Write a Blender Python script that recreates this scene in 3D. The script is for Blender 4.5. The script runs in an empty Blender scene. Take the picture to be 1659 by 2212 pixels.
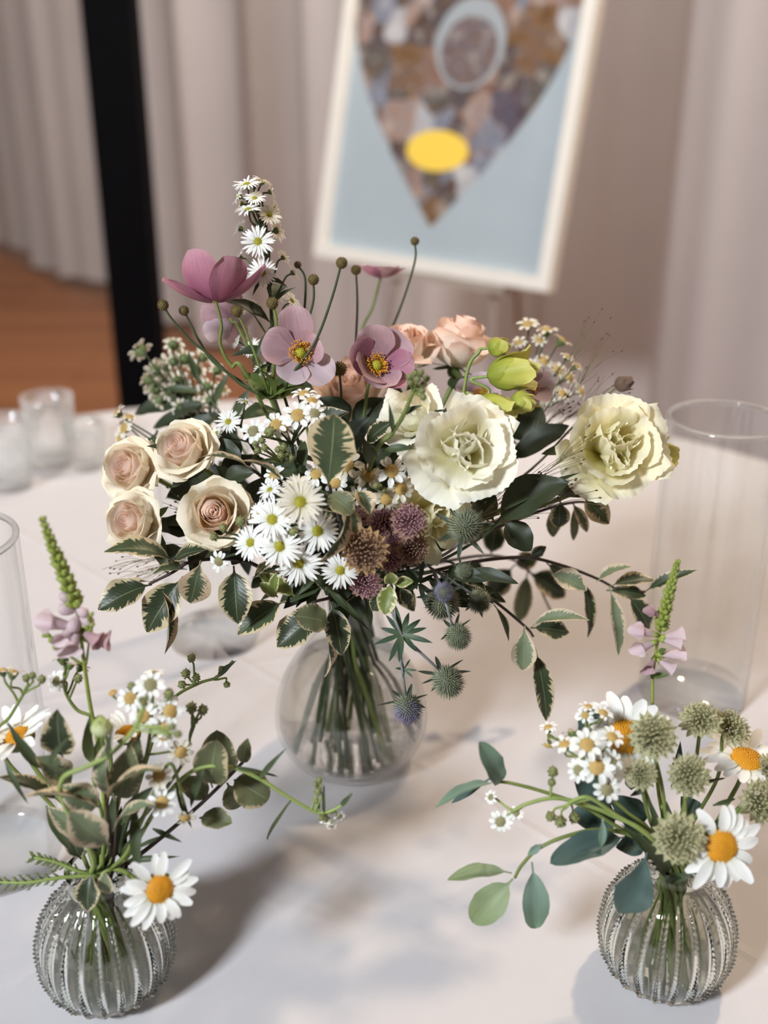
import bpy, math, random
from mathutils import Vector, Matrix
V = Vector
sc = bpy.context.scene
col = sc.collection
PI = math.pi

# ---------------------------------------------------------------- camera
TZ = 0.75                                   # table top height
F = 2450.0                                  # focal length in pixels of the 1659 x 2212 frame
PITCH = math.radians(23.6)
CAM = V((0.0, -0.727, TZ + 0.54))
cd = bpy.data.cameras.new('camera')
cam = bpy.data.objects.new('camera', cd)
col.objects.link(cam)
cam.location = CAM
cam.rotation_euler = (PI/2 - PITCH, 0, 0)
cd.sensor_fit = 'VERTICAL'
cd.sensor_height = 36.0
cd.lens = F/2212*36.0
cd.clip_start = 0.02
cd.dof.use_dof = True
cd.dof.focus_distance = 0.71
cd.dof.aperture_fstop = 3.7
sc.camera = cam

# ---------------------------------------------------------------- light
w = bpy.data.worlds.new('world')
sc.world = w
w.use_nodes = True
wn = w.node_tree
bgn = wn.nodes['Background']
bgn.inputs[0].default_value = (1.0, 0.90, 0.80, 1)
bgn.inputs[1].default_value = 0.30

def area(name, loc, aim, size, energy, color):
    l = bpy.data.lights.new(name, 'AREA')
    l.shape = 'RECTANGLE'
    l.size, l.size_y = size
    l.energy = energy
    l.color = color
    o = bpy.data.objects.new(name, l)
    col.objects.link(o)
    o.location = loc
    o.rotation_euler = (V(aim) - V(loc)).to_track_quat('-Z', 'Y').to_euler()
    return o

area('window_light', (-1.75, -2.2, 2.75), (0, 0.1, 0.9), (0.5, 0.5), 138, (0.88, 0.94, 1.0))
area('ceiling_spot', (1.15, 1.15, 3.3), (0.1, -0.1, 0.8), (0.16, 0.16), 40, (1.0, 0.77, 0.53))
area('drape_fill', (0.3, 1.3, 4.2), (0.0, 4.3, 3.25), (2.4, 1.6), 230, (1.0, 0.95, 0.89))  # added fill lamp, aimed past the table to brighten the drape

sc.view_settings.view_transform = 'Standard'
sc.view_settings.look = 'None'
sc.view_settings.exposure = 0.10
sc.view_settings.gamma = 1.0
sc.view_settings.use_curve_mapping = False
sc.cycles.use_denoising = True
sc.cycles.max_bounces = 14
sc.cycles.transmission_bounces = 14
sc.cycles.transparent_max_bounces = 24
sc.cycles.sample_clamp_indirect = 6.0

# ---------------------------------------------------------------- pixels to places
FWD = V((0, math.cos(PITCH), -math.sin(PITCH)))
UPV = V((0, math.sin(PITCH), math.cos(PITCH)))
RGT = V((1, 0, 0))
def ray(px, py):
    return FWD + RGT*((px - 829.5)/F) + UPV*((1106 - py)/F)
def W(px, py, y):                           # the point of a pixel's ray at world depth y
    r = ray(px, py)
    return CAM + r*((y - CAM.y)/r.y)
def T(px, py, z=TZ):                        # the point of a pixel's ray at height z
    r = ray(px, py)
    return CAM + r*((z - CAM.z)/r.z)
def S(px, p):                               # metres that px pixels span at the distance of p
    return px*(V(p) - CAM).dot(FWD)/F
def D(dx, dy, tw):                          # direction: right, up, towards the viewer's side
    return (RGT*dx + UPV*dy - FWD*tw).normalized()

# ---------------------------------------------------------------- objects
WM = {}
def thing(name, label, cat, loc, group=None):
    o = bpy.data.objects.new(name, None)
    col.objects.link(o)
    o.empty_display_size = 0.02
    o.location = loc
    o['label'] = label
    o['category'] = cat
    if group: o['group'] = group
    WM[o.name] = Matrix.Translation(V(loc))
    return o
def part(name, mesh, parent, M=None, label=None, kind=None):
    o = bpy.data.objects.new(name, mesh)
    col.objects.link(o)
    M = M if M is not None else Matrix.Identity(4)
    if parent is not None:
        o.parent = parent
        o.matrix_basis = WM[parent.name].inverted() @ M
    else:
        o.matrix_basis = M
    WM[o.name] = M.copy()
    if label: o['label'] = label
    if kind: o['kind'] = kind
    return o
def tag(o, label, cat, group=None):
    o['label'] = label
    o['category'] = cat
    if group: o['group'] = group
    return o

# ---------------------------------------------------------------- mesh helpers
class MB:
    def __init__(s):
        s.v = []; s.f = []; s.uv = []
    def quad_grid(s, rows, uvs=None, close_u=False):
        b = len(s.v); nr = len(rows); nc = len(rows[0])
        for j, row in enumerate(rows):
            for i, p in enumerate(row):
                s.v.append(tuple(p))
                s.uv.append(uvs[j][i] if uvs else (i/max(1, nc-1), j/max(1, nr-1)))
        for j in range(nr-1):
            for i in range(nc if close_u else nc-1):
                i2 = (i+1) % nc
                s.f.append((b+j*nc+i, b+j*nc+i2, b+(j+1)*nc+i2, b+(j+1)*nc+i))
        return s
    def tube(s, pts, r0, r1=None, n=6, cap=True):
        r1 = r0 if r1 is None else r1
        pts = [V(p) for p in pts]
        m = len(pts); rows = []
        t = (pts[1]-pts[0]).normalized()
        a = t.orthogonal().normalized()
        for k, p in enumerate(pts):
            t = (pts[min(k+1, m-1)]-pts[max(k-1, 0)])
            t = t.normalized() if t.length > 1e-9 else V((0, 0, 1))
            a = (a - t*a.dot(t))
            a = a.normalized() if a.length > 1e-6 else t.orthogonal().normalized()
            bb = t.cross(a)
            r = r0 + (r1-r0)*k/(m-1)
            rows.append([p + (a*math.cos(2*PI*i/n) + bb*math.sin(2*PI*i/n))*r for i in range(n)])
        b = len(s.v)
        s.quad_grid(rows, close_u=True)
        if cap:
            s.f.append(tuple(b+i for i in reversed(range(n))))
            s.f.append(tuple(b+(m-1)*n+i for i in range(n)))
        return s
    def lathe(s, prof, n=48, c=(0, 0, 0)):
        rows = [[(c[0]+r*math.cos(2*PI*i/n), c[1]+r*math.sin(2*PI*i/n), c[2]+z) for i in range(n)] for r, z in prof]
        return s.quad_grid(rows, close_u=True)
    def octa(s, c, r, d=None, k=1.0):       # little bead, stretched k along d
        c = V(c); d = V(d).normalized() if d is not None else V((0, 0, 1))
        a = d.orthogonal().normalized(); e = d.cross(a)
        b = len(s.v)
        for q in (a*r, e*r, -a*r, -e*r, d*r*k, -d*r*k):
            s.v.append(tuple(c+q)); s.uv.append((0.5, 0.5))
        for i in range(4):
            j = (i+1) % 4
            s.f.append((b+i, b+j, b+4)); s.f.append((b+j, b+i, b+5))
        return s
    def spike(s, c, d, h, r):               # thin three sided point
        c = V(c); d = V(d).normalized(); a = d.orthogonal().normalized(); e = d.cross(a)
        b = len(s.v)
        for i in range(3):
            q = c + (a*math.cos(2*PI*i/3)+e*math.sin(2*PI*i/3))*r
            s.v.append(tuple(q)); s.uv.append((0.5, 0))
        s.v.append(tuple(c+d*h)); s.uv.append((0.5, 1))
        for i in range(3): s.f.append((b+i, b+(i+1) % 3, b+3))
        return s
    def ball(s, c, r, n=8, m=6, sq=(1, 1, 1)):
        rows = []
        for j in range(m+1):
            t = PI*j/m
            rows.append([(c[0]+sq[0]*r*math.sin(t)*math.cos(2*PI*i/n), c[1]+sq[1]*r*math.sin(t)*math.sin(2*PI*i/n), c[2]-sq[2]*r*math.cos(t)) for i in range(n)])
        return s.quad_grid(rows, close_u=True)
    def box(s, c, h, M=None):
        b = len(s.v)
        for sx in (-1, 1):
            for sy in (-1, 1):
                for sz in (-1, 1):
                    p = V((c[0]+sx*h[0], c[1]+sy*h[1], c[2]+sz*h[2]))
                    s.v.append(tuple(M @ p if M else p)); s.uv.append((0.5, 0.5))
        for q in ((0,1,3,2), (4,6,7,5), (0,4,5,1), (2,3,7,6), (0,2,6,4), (1,5,7,3)):
            s.f.append(tuple(b+i for i in q))
        return s
    def mesh(s, name, mat, smooth=True):
        me = bpy.data.meshes.new(name)
        me.from_pydata(s.v, [], s.f)
        if smooth:
            me.polygons.foreach_set('use_smooth', [True]*len(me.polygons))
        ul = me.uv_layers.new(name='UVMap')
        li = [0]*len(me.loops)
        me.loops.foreach_get('vertex_index', li)
        flat = []
        for i in li: flat.extend(s.uv[i])
        ul.data.foreach_set('uv', flat)
        me.materials.append(mat)
        me.update()
        return me

def spline(pts, sub=8):                     # Catmull-Rom through the points
    pts = [V(p) for p in pts]
    if len(pts) == 2:
        return [pts[0].lerp(pts[1], i/4) for i in range(5)]
    P = [pts[0]*2-pts[1]] + pts + [pts[-1]*2-pts[-2]]
    out = []
    for k in range(1, len(P)-2):
        a, b, c, d = P[k-1:k+3]
        for i in range(sub):
            t = i/sub
            out.append(0.5*((2*b) + (c-a)*t + (2*a-5*b+4*c-d)*t*t + (3*b-a-3*c+d)*t**3))
    out.append(pts[-1])
    return out

def frame(o, z, scale=1.0, roll=0.0, hint=None):
    z = V(z).normalized()
    h = V(hint) if hint is not None else UPV
    x = h - z*h.dot(z)
    if x.length < 0.3:
        x = RGT - z*RGT.dot(z)
    x.normalize()
    y = z.cross(x)
    M = Matrix(((x.x, y.x, z.x, 0), (x.y, y.y, z.y, 0), (x.z, y.z, z.z, 0), (0, 0, 0, 1)))
    return Matrix.Translation(V(o)) @ M @ Matrix.Rotation(roll, 4, 'Z') @ Matrix.Scale(scale, 4)

# ---------------------------------------------------------------- materials
def lin(c):
    if isinstance(c, str):
        c = [int(c[i:i+2], 16)/255 for i in (0, 2, 4)]
    else:
        c = [x/255 for x in c]
    return tuple(x/12.92 if x <= 0.04045 else ((x+0.055)/1.055)**2.4 for x in c) + (1,)

class NT:
    def __init__(s, name):
        s.m = bpy.data.materials.new(name); s.m.use_nodes = True
        s.t = s.m.node_tree; s.t.nodes.clear()
        s.out = s.n('ShaderNodeOutputMaterial')
    def n(s, ty, **kw):
        nd = s.t.nodes.new(ty)
        for k, v in kw.items(): setattr(nd, k, v)
        return nd
    def l(s, a, b): s.t.links.new(a, b)
    def math(s, op, a, b=None, c=None):
        nd = s.n('ShaderNodeMath', operation=op)
        for i, x in enumerate((a, b, c)):
            if x is None: continue
            if isinstance(x, (int, float)): nd.inputs[i].default_value = x
            else: s.l(x, nd.inputs[i])
        return nd.outputs[0]
    def mix(s, f, a, b):
        nd = s.n('ShaderNodeMix', data_type='RGBA')
        for sock, x in ((nd.inputs[0], f), (nd.inputs[6], a), (nd.inputs[7], b)):
            if isinstance(x, (int, float, tuple)): sock.default_value = x
            else: s.l(x, sock)
        return nd.outputs[2]
    def ramp(s, f, stops):
        nd = s.n('ShaderNodeValToRGB')
        e = nd.color_ramp.elements
        while len(e) < len(stops): e.new(0.5)
        for el, (p, c) in zip(e, stops):
            el.position = p; el.color = c
        s.l(f, nd.inputs[0])
        return nd.outputs[0]
    def noise(s, vec, scale, detail=2.0, rough=0.5):
        nd = s.n('ShaderNodeTexNoise')
        nd.inputs['Scale'].default_value = scale
        nd.inputs['Detail'].default_value = detail
        nd.inputs['Roughness'].default_value = rough
        if vec is not None: s.l(vec, nd.inputs['Vector'])
        return nd.outputs[0]
    def bsdf(s, color, rough=0.6, **kw):
        b = s.n('ShaderNodeBsdfPrincipled')
        if isinstance(color, tuple): b.inputs['Base Color'].default_value = color
        else: s.l(color, b.inputs['Base Color'])
        b.inputs['Roughness'].default_value = rough
        for k, v in kw.items(): b.inputs[k.replace('_', ' ')].default_value = v
        return b
    def bump(s, h, b, strength=0.3, dist=0.001):
        nd = s.n('ShaderNodeBump')
        nd.inputs['Strength'].default_value = strength
        nd.inputs['Distance'].default_value = dist
        s.l(h, nd.inputs['Height']); s.l(nd.outputs[0], b.inputs['Normal'])
    def done(s, sh):
        s.l(sh, s.out.inputs[0]); return s.m

def simple(name, c, rough=0.6, var=0.12, scale=60.0, **kw):
    t = NT(name); cl = lin(c)
    co = t.n('ShaderNodeTexCoord').outputs['Object']
    nz = t.noise(co, scale, 3)
    dark = tuple(x*(1-var*1.6) for x in cl[:3])+(1,)
    lite = tuple(min(1, x*(1+var)) for x in cl[:3])+(1,)
    b = t.bsdf(t.mix(nz, dark, lite), rough, **kw)
    return t.done(b.outputs[0])

def sheet(name, stops, vein=0.0, trans=0.3, rough=0.55, veinfreq=26.0, varc=None, spec=0.3, edge=None):
    """thin petal or leaf: colour along its length, streaks across, light passing through"""
    t = NT(name)
    uv = t.n('ShaderNodeTexCoord').outputs['UV']
    sp = t.n('ShaderNodeSeparateXYZ'); t.l(uv, sp.inputs[0])
    u, v = sp.outputs[0], sp.outputs[1]
    oi = t.n('ShaderNodeObjectInfo').outputs['Random']
    cmb = t.n('ShaderNodeCombineXYZ')
    t.l(t.math('MULTIPLY', u, veinfreq), cmb.inputs[0]); t.l(t.math('MULTIPLY', v, 2.0), cmb.inputs[1])
    t.l(t.math('MULTIPLY', oi, 37.0), cmb.inputs[2])
    nz = t.noise(cmb.outputs[0], 1.0, 3)
    cm2 = t.n('ShaderNodeCombineXYZ')
    t.l(t.math('MULTIPLY', u, 3.0), cm2.inputs[0]); t.l(t.math('MULTIPLY', v, 3.0), cm2.inputs[1]); t.l(t.math('MULTIPLY', oi, 91.0), cm2.inputs[2])
    n2 = t.noise(cm2.outputs[0], 1.0, 2)
    f = t.math('ADD', v, t.math('MULTIPLY', t.math('SUBTRACT', n2, 0.5), 0.35))
    c = t.ramp(f, [(p, lin(x)) for p, x in stops])
    if edge:
        e = t.math('ABSOLUTE', t.math('SUBTRACT', u, 0.5))
        c = t.mix(t.math('MULTIPLY', t.math('GREATER_THAN', e, 0.44), 0.5), c, lin(edge))
    if vein:
        hs = t.n('ShaderNodeHueSaturation'); t.l(c, hs.inputs['Color'])
        t.l(t.math('ADD', 1.0-vein*0.5, t.math('MULTIPLY', nz, vein)), hs.inputs['Value'])
        c = hs.outputs[0]
    b = t.bsdf(c, rough); b.inputs['Specular IOR Level'].default_value = spec
    t.bump(nz, b, 0.25, 0.0006)
    if trans:
        tr = t.n('ShaderNodeBsdfTranslucent'); t.l(c, tr.inputs[0])
        mx = t.n('ShaderNodeMixShader'); mx.inputs[0].default_value = trans
        t.l(b.outputs[0], mx.inputs[1]); t.l(tr.outputs[0], mx.inputs[2])
        return t.done(mx.outputs[0])
    return t.done(b.outputs[0])

def variegated(name, green, green2, margin, thr=0.30, trans=0.12, spots=0.0, rough=0.42):
    """green blade with an irregular pale margin that runs in along the side veins"""
    t = NT(name)
    uv = t.n('ShaderNodeTexCoord').outputs['UV']
    sp = t.n('ShaderNodeSeparateXYZ'); t.l(uv, sp.inputs[0])
    u, v = sp.outputs[0], sp.outputs[1]
    oi = t.n('ShaderNodeObjectInfo').outputs['Random']
    e = t.math('ABSOLUTE', t.math('SUBTRACT', u, 0.5))
    # jagged inner boundary: streaks slanting towards the tip
    cmb = t.n('ShaderNodeCombineXYZ')
    t.l(t.math('MULTIPLY', t.math('SUBTRACT', v, t.math('MULTIPLY', e, 0.35)), 26.0), cmb.inputs[0])
    t.l(t.math('MULTIPLY', e, 2.0), cmb.inputs[1])
    t.l(t.math('ADD', t.math('MULTIPLY', oi, 57.0), t.math('MULTIPLY', t.math('GREATER_THAN', u, 0.5), 9.0)), cmb.inputs[2])
    n1 = t.noise(cmb.outputs[0], 1.0, 3)
    cm2 = t.n('ShaderNodeCombineXYZ')
    t.l(t.math('MULTIPLY', v, 3.0), cm2.inputs[0]); t.l(t.math('MULTIPLY', oi, 71.0), cm2.inputs[2]); t.l(t.math('MULTIPLY', u, 2.0), cm2.inputs[1])
    n2 = t.noise(cm2.outputs[0], 1.0, 1)
    ev = t.math('ADD', e, t.math('MULTIPLY', t.math('POWER', v, 9.0), 0.12))
    lim = t.math('ADD', thr+0.05, t.math('ADD', t.math('MULTIPLY', t.math('SUBTRACT', n1, 0.5), 0.62), t.math('MULTIPLY', t.math('SUBTRACT', n2, 0.5), 0.35)))
    mask = t.math('SMOOTH_MIN', 1.0, t.math('MAXIMUM', 0.0, t.math('MULTIPLY', t.math('SUBTRACT', ev, lim), 30.0)), 0.1)
    # side veins and mid rib
    vn = t.math('ABSOLUTE', t.math('SINE', t.math('MULTIPLY', t.math('SUBTRACT', v, t.math('MULTIPLY', e, 0.55)), 34.0)))
    veinl = t.math('MULTIPLY', t.math('LESS_THAN', vn, 0.12), 0.07)
    mid = t.math('MULTIPLY', t.math('LESS_THAN', e, 0.012), 0.55)
    tc = t.n('ShaderNodeTexCoord').outputs['Object']
    n3 = t.noise(tc, 90, 3)
    g = t.mix(n3, lin(green), lin(green2))
    g = t.mix(t.math('MAXIMUM', veinl, mid), g, lin((150, 160, 115)))
    mc = t.mix(n3, lin(margin), tuple(x*0.8 for x in lin(margin)[:3])+(1,))
    c = t.mix(mask, g, mc)
    if spots:
        sn = t.noise(tc, 900, 1)
        c = t.mix(t.math('MULTIPLY', t.math('GREATER_THAN', sn, 0.66), spots), c, lin((70, 50, 40)))
    b = t.bsdf(c, rough); b.inputs['Specular IOR Level'].default_value = 0.45
    t.bump(t.math('ADD', vn, t.math('MULTIPLY', mid, -3.0)), b, 0.10, 0.0006)
    tr = t.n('ShaderNodeBsdfTranslucent'); t.l(c, tr.inputs[0])
    mx = t.n('ShaderNodeMixShader'); mx.inputs[0].default_value = trans
    t.l(b.outputs[0], mx.inputs[1]); t.l(tr.outputs[0], mx.inputs[2])
    return t.done(mx.outputs[0])

def glass(name, tint=(1, 1, 1, 1), clear=0.35, rough=0.0, ior=1.45):
    t = NT(name)
    g = t.n('ShaderNodeBsdfGlass'); g.inputs['Color'].default_value = tint
    g.inputs['Roughness'].default_value = rough; g.inputs['IOR'].default_value = ior
    tp = t.n('ShaderNodeBsdfTransparent'); tp.inputs[0].default_value = tint
    mx = t.n('ShaderNodeMixShader'); mx.inputs[0].default_value = clear
    t.l(g.outputs[0], mx.inputs[1]); t.l(tp.outputs[0], mx.inputs[2])
    return t.done(mx.outputs[0])

def thin_glass(name, tint=(0.96, 0.98, 0.98, 1), k=1.0):
    """thin blown wall: clear, with Fresnel reflection growing towards grazing"""
    t = NT(name)
    lw = t.n('ShaderNodeLayerWeight'); lw.inputs[0].default_value = 0.5
    fr = t.math('ADD', 0.035, t.math('MULTIPLY', t.math('POWER', lw.outputs['Facing'], 4.5), 0.9))
    gl = t.n('ShaderNodeBsdfGlossy'); gl.inputs['Roughness'].default_value = 0.03
    tp = t.n('ShaderNodeBsdfTransparent'); tp.inputs[0].default_value = tint
    mx = t.n('ShaderNodeMixShader')
    t.l(t.math('MULTIPLY', fr, k), mx.inputs[0])
    t.l(tp.outputs[0], mx.inputs[1]); t.l(gl.outputs[0], mx.inputs[2])
    return t.done(mx.outputs[0])

# ================================================================ the setting
# ---- wooden floor
t = NT('floor_wood')
co = t.n('ShaderNodeTexCoord').outputs['Object']
br = t.n('ShaderNodeTexBrick'); t.l(co, br.inputs['Vector'])
br.inputs['Scale'].default_value = 1.0
br.inputs['Brick Width'].default_value = 1.2; br.inputs['Row Height'].default_value = 0.12
br.inputs['Mortar Size'].default_value = 0.003
br.inputs['Color1'].default_value = lin((172, 112, 70)); br.inputs['Color2'].default_value = lin((150, 94, 56)); br.inputs['Mortar'].default_value = lin((50, 30, 18))
nz = t.noise(co, 14, 4)
b = t.bsdf(t.mix(t.math('MULTIPLY', nz, 0.4), br.outputs['Color'], lin((130, 78, 44))), 0.5)
M_floor = t.done(b.outputs[0])
m = MB(); m.quad_grid([[(-7, -3, 0), (5, -3, 0)], [(-7, 12, 0), (5, 12, 0)]])
fl = part('floor', m.mesh('floor', M_floor, False), None); fl['kind'] = 'structure'

M_ceil = simple('ceiling_paint', (150, 142, 134), 0.8, 0.05, 2)
m = MB(); m.quad_grid([[(-7, -5, 4.8), (5, -5, 4.8)], [(-7, 12, 4.8), (5, 12, 4.8)]])
ce = part('unseen_ceiling', m.mesh('unseen_ceiling', M_ceil, False), None); ce['kind'] = 'structure'  # invented ceiling, out of view, gives the glass something to reflect

M_wall = simple('wall_paint', (96, 78, 66), 0.8, 0.08, 1.5)
m = MB(); m.quad_grid([[(-7, -4.2, 0), (5, -4.2, 0)], [(-7, -4.2, 4.8), (5, -4.2, 4.8)]])
wb = part('unseen_wall_back', m.mesh('unseen_wall_back', M_wall, False), None); wb['kind'] = 'structure'  # dark wall invented behind the camera for contrast in the glass
m = MB(); m.quad_grid([[(-7, -4.2, 0), (-7, 12, 0)], [(-7, -4.2, 1.1), (-7, 12, 1.1)]])
wl = part('unseen_wall_left', m.mesh('unseen_wall_left', M_wall, False), None); wl['kind'] = 'structure'  # unseen low wall, added for the glass to reflect

# ---- pleated drape, hanging to the floor, running obliquely away
t = NT('drape_cloth')
co = t.n('ShaderNodeTexCoord').outputs['Object']
b = t.bsdf(t.mix(t.noise(co, 3, 3), lin((206, 196, 192)), lin((192, 182, 180))), 0.85)
t.bump(t.noise(co, 900, 1), b, 0.15, 0.0005)
tr = t.n('ShaderNodeBsdfTranslucent'); tr.inputs[0].default_value = lin((205, 192, 185))
mx = t.n('ShaderNodeMixShader'); mx.inputs[0].default_value = 0.15
t.l(b.outputs[0], mx.inputs[1]); t.l(tr.outputs[0], mx.inputs[2])
M_drape = t.done(mx.outputs[0])
h0, h1 = T(0, 545, 0), T(245, 655, 0)
tt = (h1-h0).normalized(); nn = V((-tt.y, tt.x, 0))
if nn.y < 0: nn = -nn
rnd = random.Random(4)
L = 12.9; s0 = -5.0; ns = 780
fold = []
ph = [rnd.uniform(0, 6.28) for _ in range(6)]
def pleat(s, z):
    k = 0.75 + 0.25*z/3.2
    a = math.sin(s*13.0 + ph[0] + 1.2*math.sin(s*2.1 + ph[1]))
    a2 = math.sin(s*29.0 + ph[2] + 0.8*math.sin(s*3.7 + ph[3]))
    return k*(0.075*a + 0.022*a2 + 0.05*math.sin(s*4.3 + ph[4]))
rows = []
for z in (0.0, 0.06, 0.3, 0.8, 1.4, 2.0, 2.6, 3.3):
    row = []
    for i in range(ns+1):
        s = s0 + L*i/ns
        base = h0 + tt*s + nn*pleat(s, z)
        hem = 0.04*math.sin(s*5+1)+0.03*math.sin(s*11)
        row.append(V((base.x, base.y, max(0.004, z + (0.09+hem)*max(0, 1-z/0.3)*0.5))))
    rows.append(row)
m = MB(); m.quad_grid(rows)
dr = part('curtain', m.mesh('curtain', M_drape), None)
tag(dr, 'pale pleated drape hanging to the wooden floor behind the table', 'curtain')
DR_T, DR_N = tt.copy(), nn.copy()

# ---- black post between drape and table
M_black = simple('black_paint', (4, 4, 7), 0.9, 0.2, 20, Specular_IOR_Level=0.1)
pc = W(275, 425, 2.45)
pw = S(100, pc)/2
m = MB(); m.box((0, 0, 1.7), (pw, pw, 1.7))
po = thing('post', 'tall matt black square post standing in front of the drape', 'post', (pc.x, pc.y, 0))
part('shaft', m.mesh('post_shaft', M_black, False), po, Matrix.Translation((pc.x, pc.y, 0)))
m = MB(); m.box((0, 0, 0.006), (pw*1.7, pw*1.7, 0.006))
part('base_plate', m.mesh('post_base', M_black, False), po, Matrix.Translation((pc.x, pc.y, 0)))

# ---- photo collage board on an easel
zb = 0.80
bl, brr = T(686, 553, zb), T(1190, 632, zb)
bt = (brr-bl); BW = bt.length; bt.normalize()
bn = V((-bt.y, bt.x, 0))
if bn.y < 0: bn = -bn
def pix(p):
    d = p-CAM; k = d.dot(FWD)
    return 829.5+F*d.dot(RGT)/k, 1106-F*d.dot(UPV)/k
best = None
for k in range(0, 60):
    a = math.radians(k*0.5)
    up = V((0, 0, 1))*math.cos(a)+bn*math.sin(a)
    e = 0
    for base, (qx, qy) in ((bl, (750, 0)), (brr, (1305, 0))):
        h = 0.7
        x1, y1 = pix(base); x2, y2 = pix(base+up*h)
        xx = x1+(x2-x1)*(qy-y1)/(y2-y1)
        e += (xx-qx)**2
    if best is None or e < best[0]: best = (e, a, up)
bup = best[2]
BH = BW*1.42
front = bt.cross(bup)
if front.dot(CAM-bl) < 0: front = -front
BM = Matrix((( bt.x, bup.x, front.x, bl.x), (bt.y, bup.y, front.y, bl.y), (bt.z, bup.z, front.z, bl.z), (0, 0, 0, 1)))
M_frame = simple('cream_frame', (232, 226, 216), 0.5, 0.04, 30)
M_easel = simple('easel_wood', (176, 160, 146), 0.6, 0.1, 30)
# printed sheet: grey-blue ground, a heart filled with small snapshots, a yellow oval low in it
t = NT('collage_print')
uv = t.n('ShaderNodeTexCoord').outputs['UV']
sp = t.n('ShaderNodeSeparateXYZ'); t.l(uv, sp.inputs[0])
u, v = sp.outputs[0], sp.outputs[1]
hgt = t.math('SUBTRACT', v, 0.135)
hw = t.math('MULTIPLY', 0.48, t.math('SINE', t.math('MINIMUM', t.math('MAXIMUM', t.math('MULTIPLY', hgt, 1.95), 0.0), 1.45)))
inside = t.math('LESS_THAN', t.math('ABSOLUTE', t.math('SUBTRACT', u, 0.49)), hw)
vo = t.n('ShaderNodeTexVoronoi'); vo.distance = 'CHEBYCHEV'; vo.inputs['Scale'].default_value = 9.5
t.l(uv, vo.inputs['Vector'])
sv = t.n('ShaderNodeSeparateXYZ'); t.l(vo.outputs['Color'], sv.inputs[0])
pal = t.ramp(sv.outputs[0], [(0.0, lin((58, 44, 40))), (0.16, lin((140, 104, 86))), (0.3, lin((72, 70, 60))), (0.44, lin((128, 140, 160))), (0.56, lin((120, 84, 40))), (0.7, lin((176, 150, 138))), (0.84, lin((60, 58, 84))), (0.95, lin((200, 202, 206)))])
pal.node.color_ramp.interpolation = 'CONSTANT'
pal2 = t.ramp(t.noise(uv, 16, 2), [(0.3, lin((48, 42, 40))), (0.44, lin((140, 112, 94))), (0.54, lin((88, 88, 102))), (0.66, lin((190, 176, 164)))])
snap = t.mix(0.45, pal, pal2)
def oval(cx, cy, rx, ry):
    a = t.math('POWER', t.math('DIVIDE', t.math('SUBTRACT', u, cx), rx), 2.0)
    c = t.math('POWER', t.math('DIVIDE', t.math('SUBTRACT', v, cy), ry), 2.0)
    return t.math('LESS_THAN', t.math('ADD', a, c), 1.0)
snap = t.mix(oval(0.47, 0.40, 0.135, 0.070), snap, lin((246, 208, 84)))
snap = t.mix(oval(0.545, 0.76, 0.145, 0.15), snap, lin((158, 164, 168)))
snap = t.mix(oval(0.545, 0.735, 0.118, 0.115), snap, t.mix(0.6, pal2, lin((110, 96, 98))))
ground = t.mix(t.noise(uv, 3, 2), lin((176, 187, 193)), lin((160, 171, 178)))
b = t.bsdf(t.mix(inside, ground, snap), 0.35)
M_print = t.done(b.outputs[0])
bd = thing('collage_board', 'framed collage board with a heart of snapshots on grey-blue paper', 'picture', bl)
fw = BW*0.045
m = MB(); uvs = [[(0, 0), (1, 0)], [(0, BH/BW), (1, BH/BW)]]
m.quad_grid([[(fw*.5, fw*.5, 0), (BW-fw*.5, fw*.5, 0)], [(fw*.5, BH-fw*.5, 0), (BW-fw*.5, BH-fw*.5, 0)]], uvs)
part('print', m.mesh('print', M_print, False), bd, BM)
m = MB(); m.box((BW/2, BH/2, -0.012), (BW/2-0.002, BH/2-0.002, 0.008))
part('backing_board', m.mesh('backing', M_frame, False), bd, BM)
for (cx, cy, hx, hy) in ((BW/2, fw/2, BW/2, fw/2), (BW/2, BH-fw/2, BW/2, fw/2), (fw/2, BH/2, fw/2, BH/2-fw), (BW-fw/2, BH/2, fw/2, BH/2-fw)):
    m = MB(); m.box((cx, cy, 0.003), (hx, hy, 0.011))
    part('frame_bar', m.mesh('frame_bar', M_frame, False), bd, BM)
es = thing('easel', 'slim pale wooden tripod easel carrying the collage board', 'easel', (bl+bt*BW/2+bn*0.1)*1.0 - V((0, 0, zb)))
def leg(a, c, r=0.008):
    m = MB(); m.tube([a, c], r, r, 8); return part('leg', m.mesh('leg', M_easel), es)
bk = bn*0.045
apex = bl+bt*BW*0.5+bup*BH*0.97+bk
for k in (0.2, 0.8):
    lo = bl+bt*BW*(k+(0.06 if k > .5 else -.06))+bk*0.5; lo.z = 0; lo -= bn*0.1
    leg(lo, apex+bt*(0.03 if k > .5 else -.03))
lo = apex+bn*0.25; lo.z = 0
leg(lo, apex)
m = MB(); m.box((BW/2, -0.009, -0.012), (BW*0.33, 0.008, 0.022))
part('ledge', m.mesh('ledge', M_easel, False), es, BM)

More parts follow.
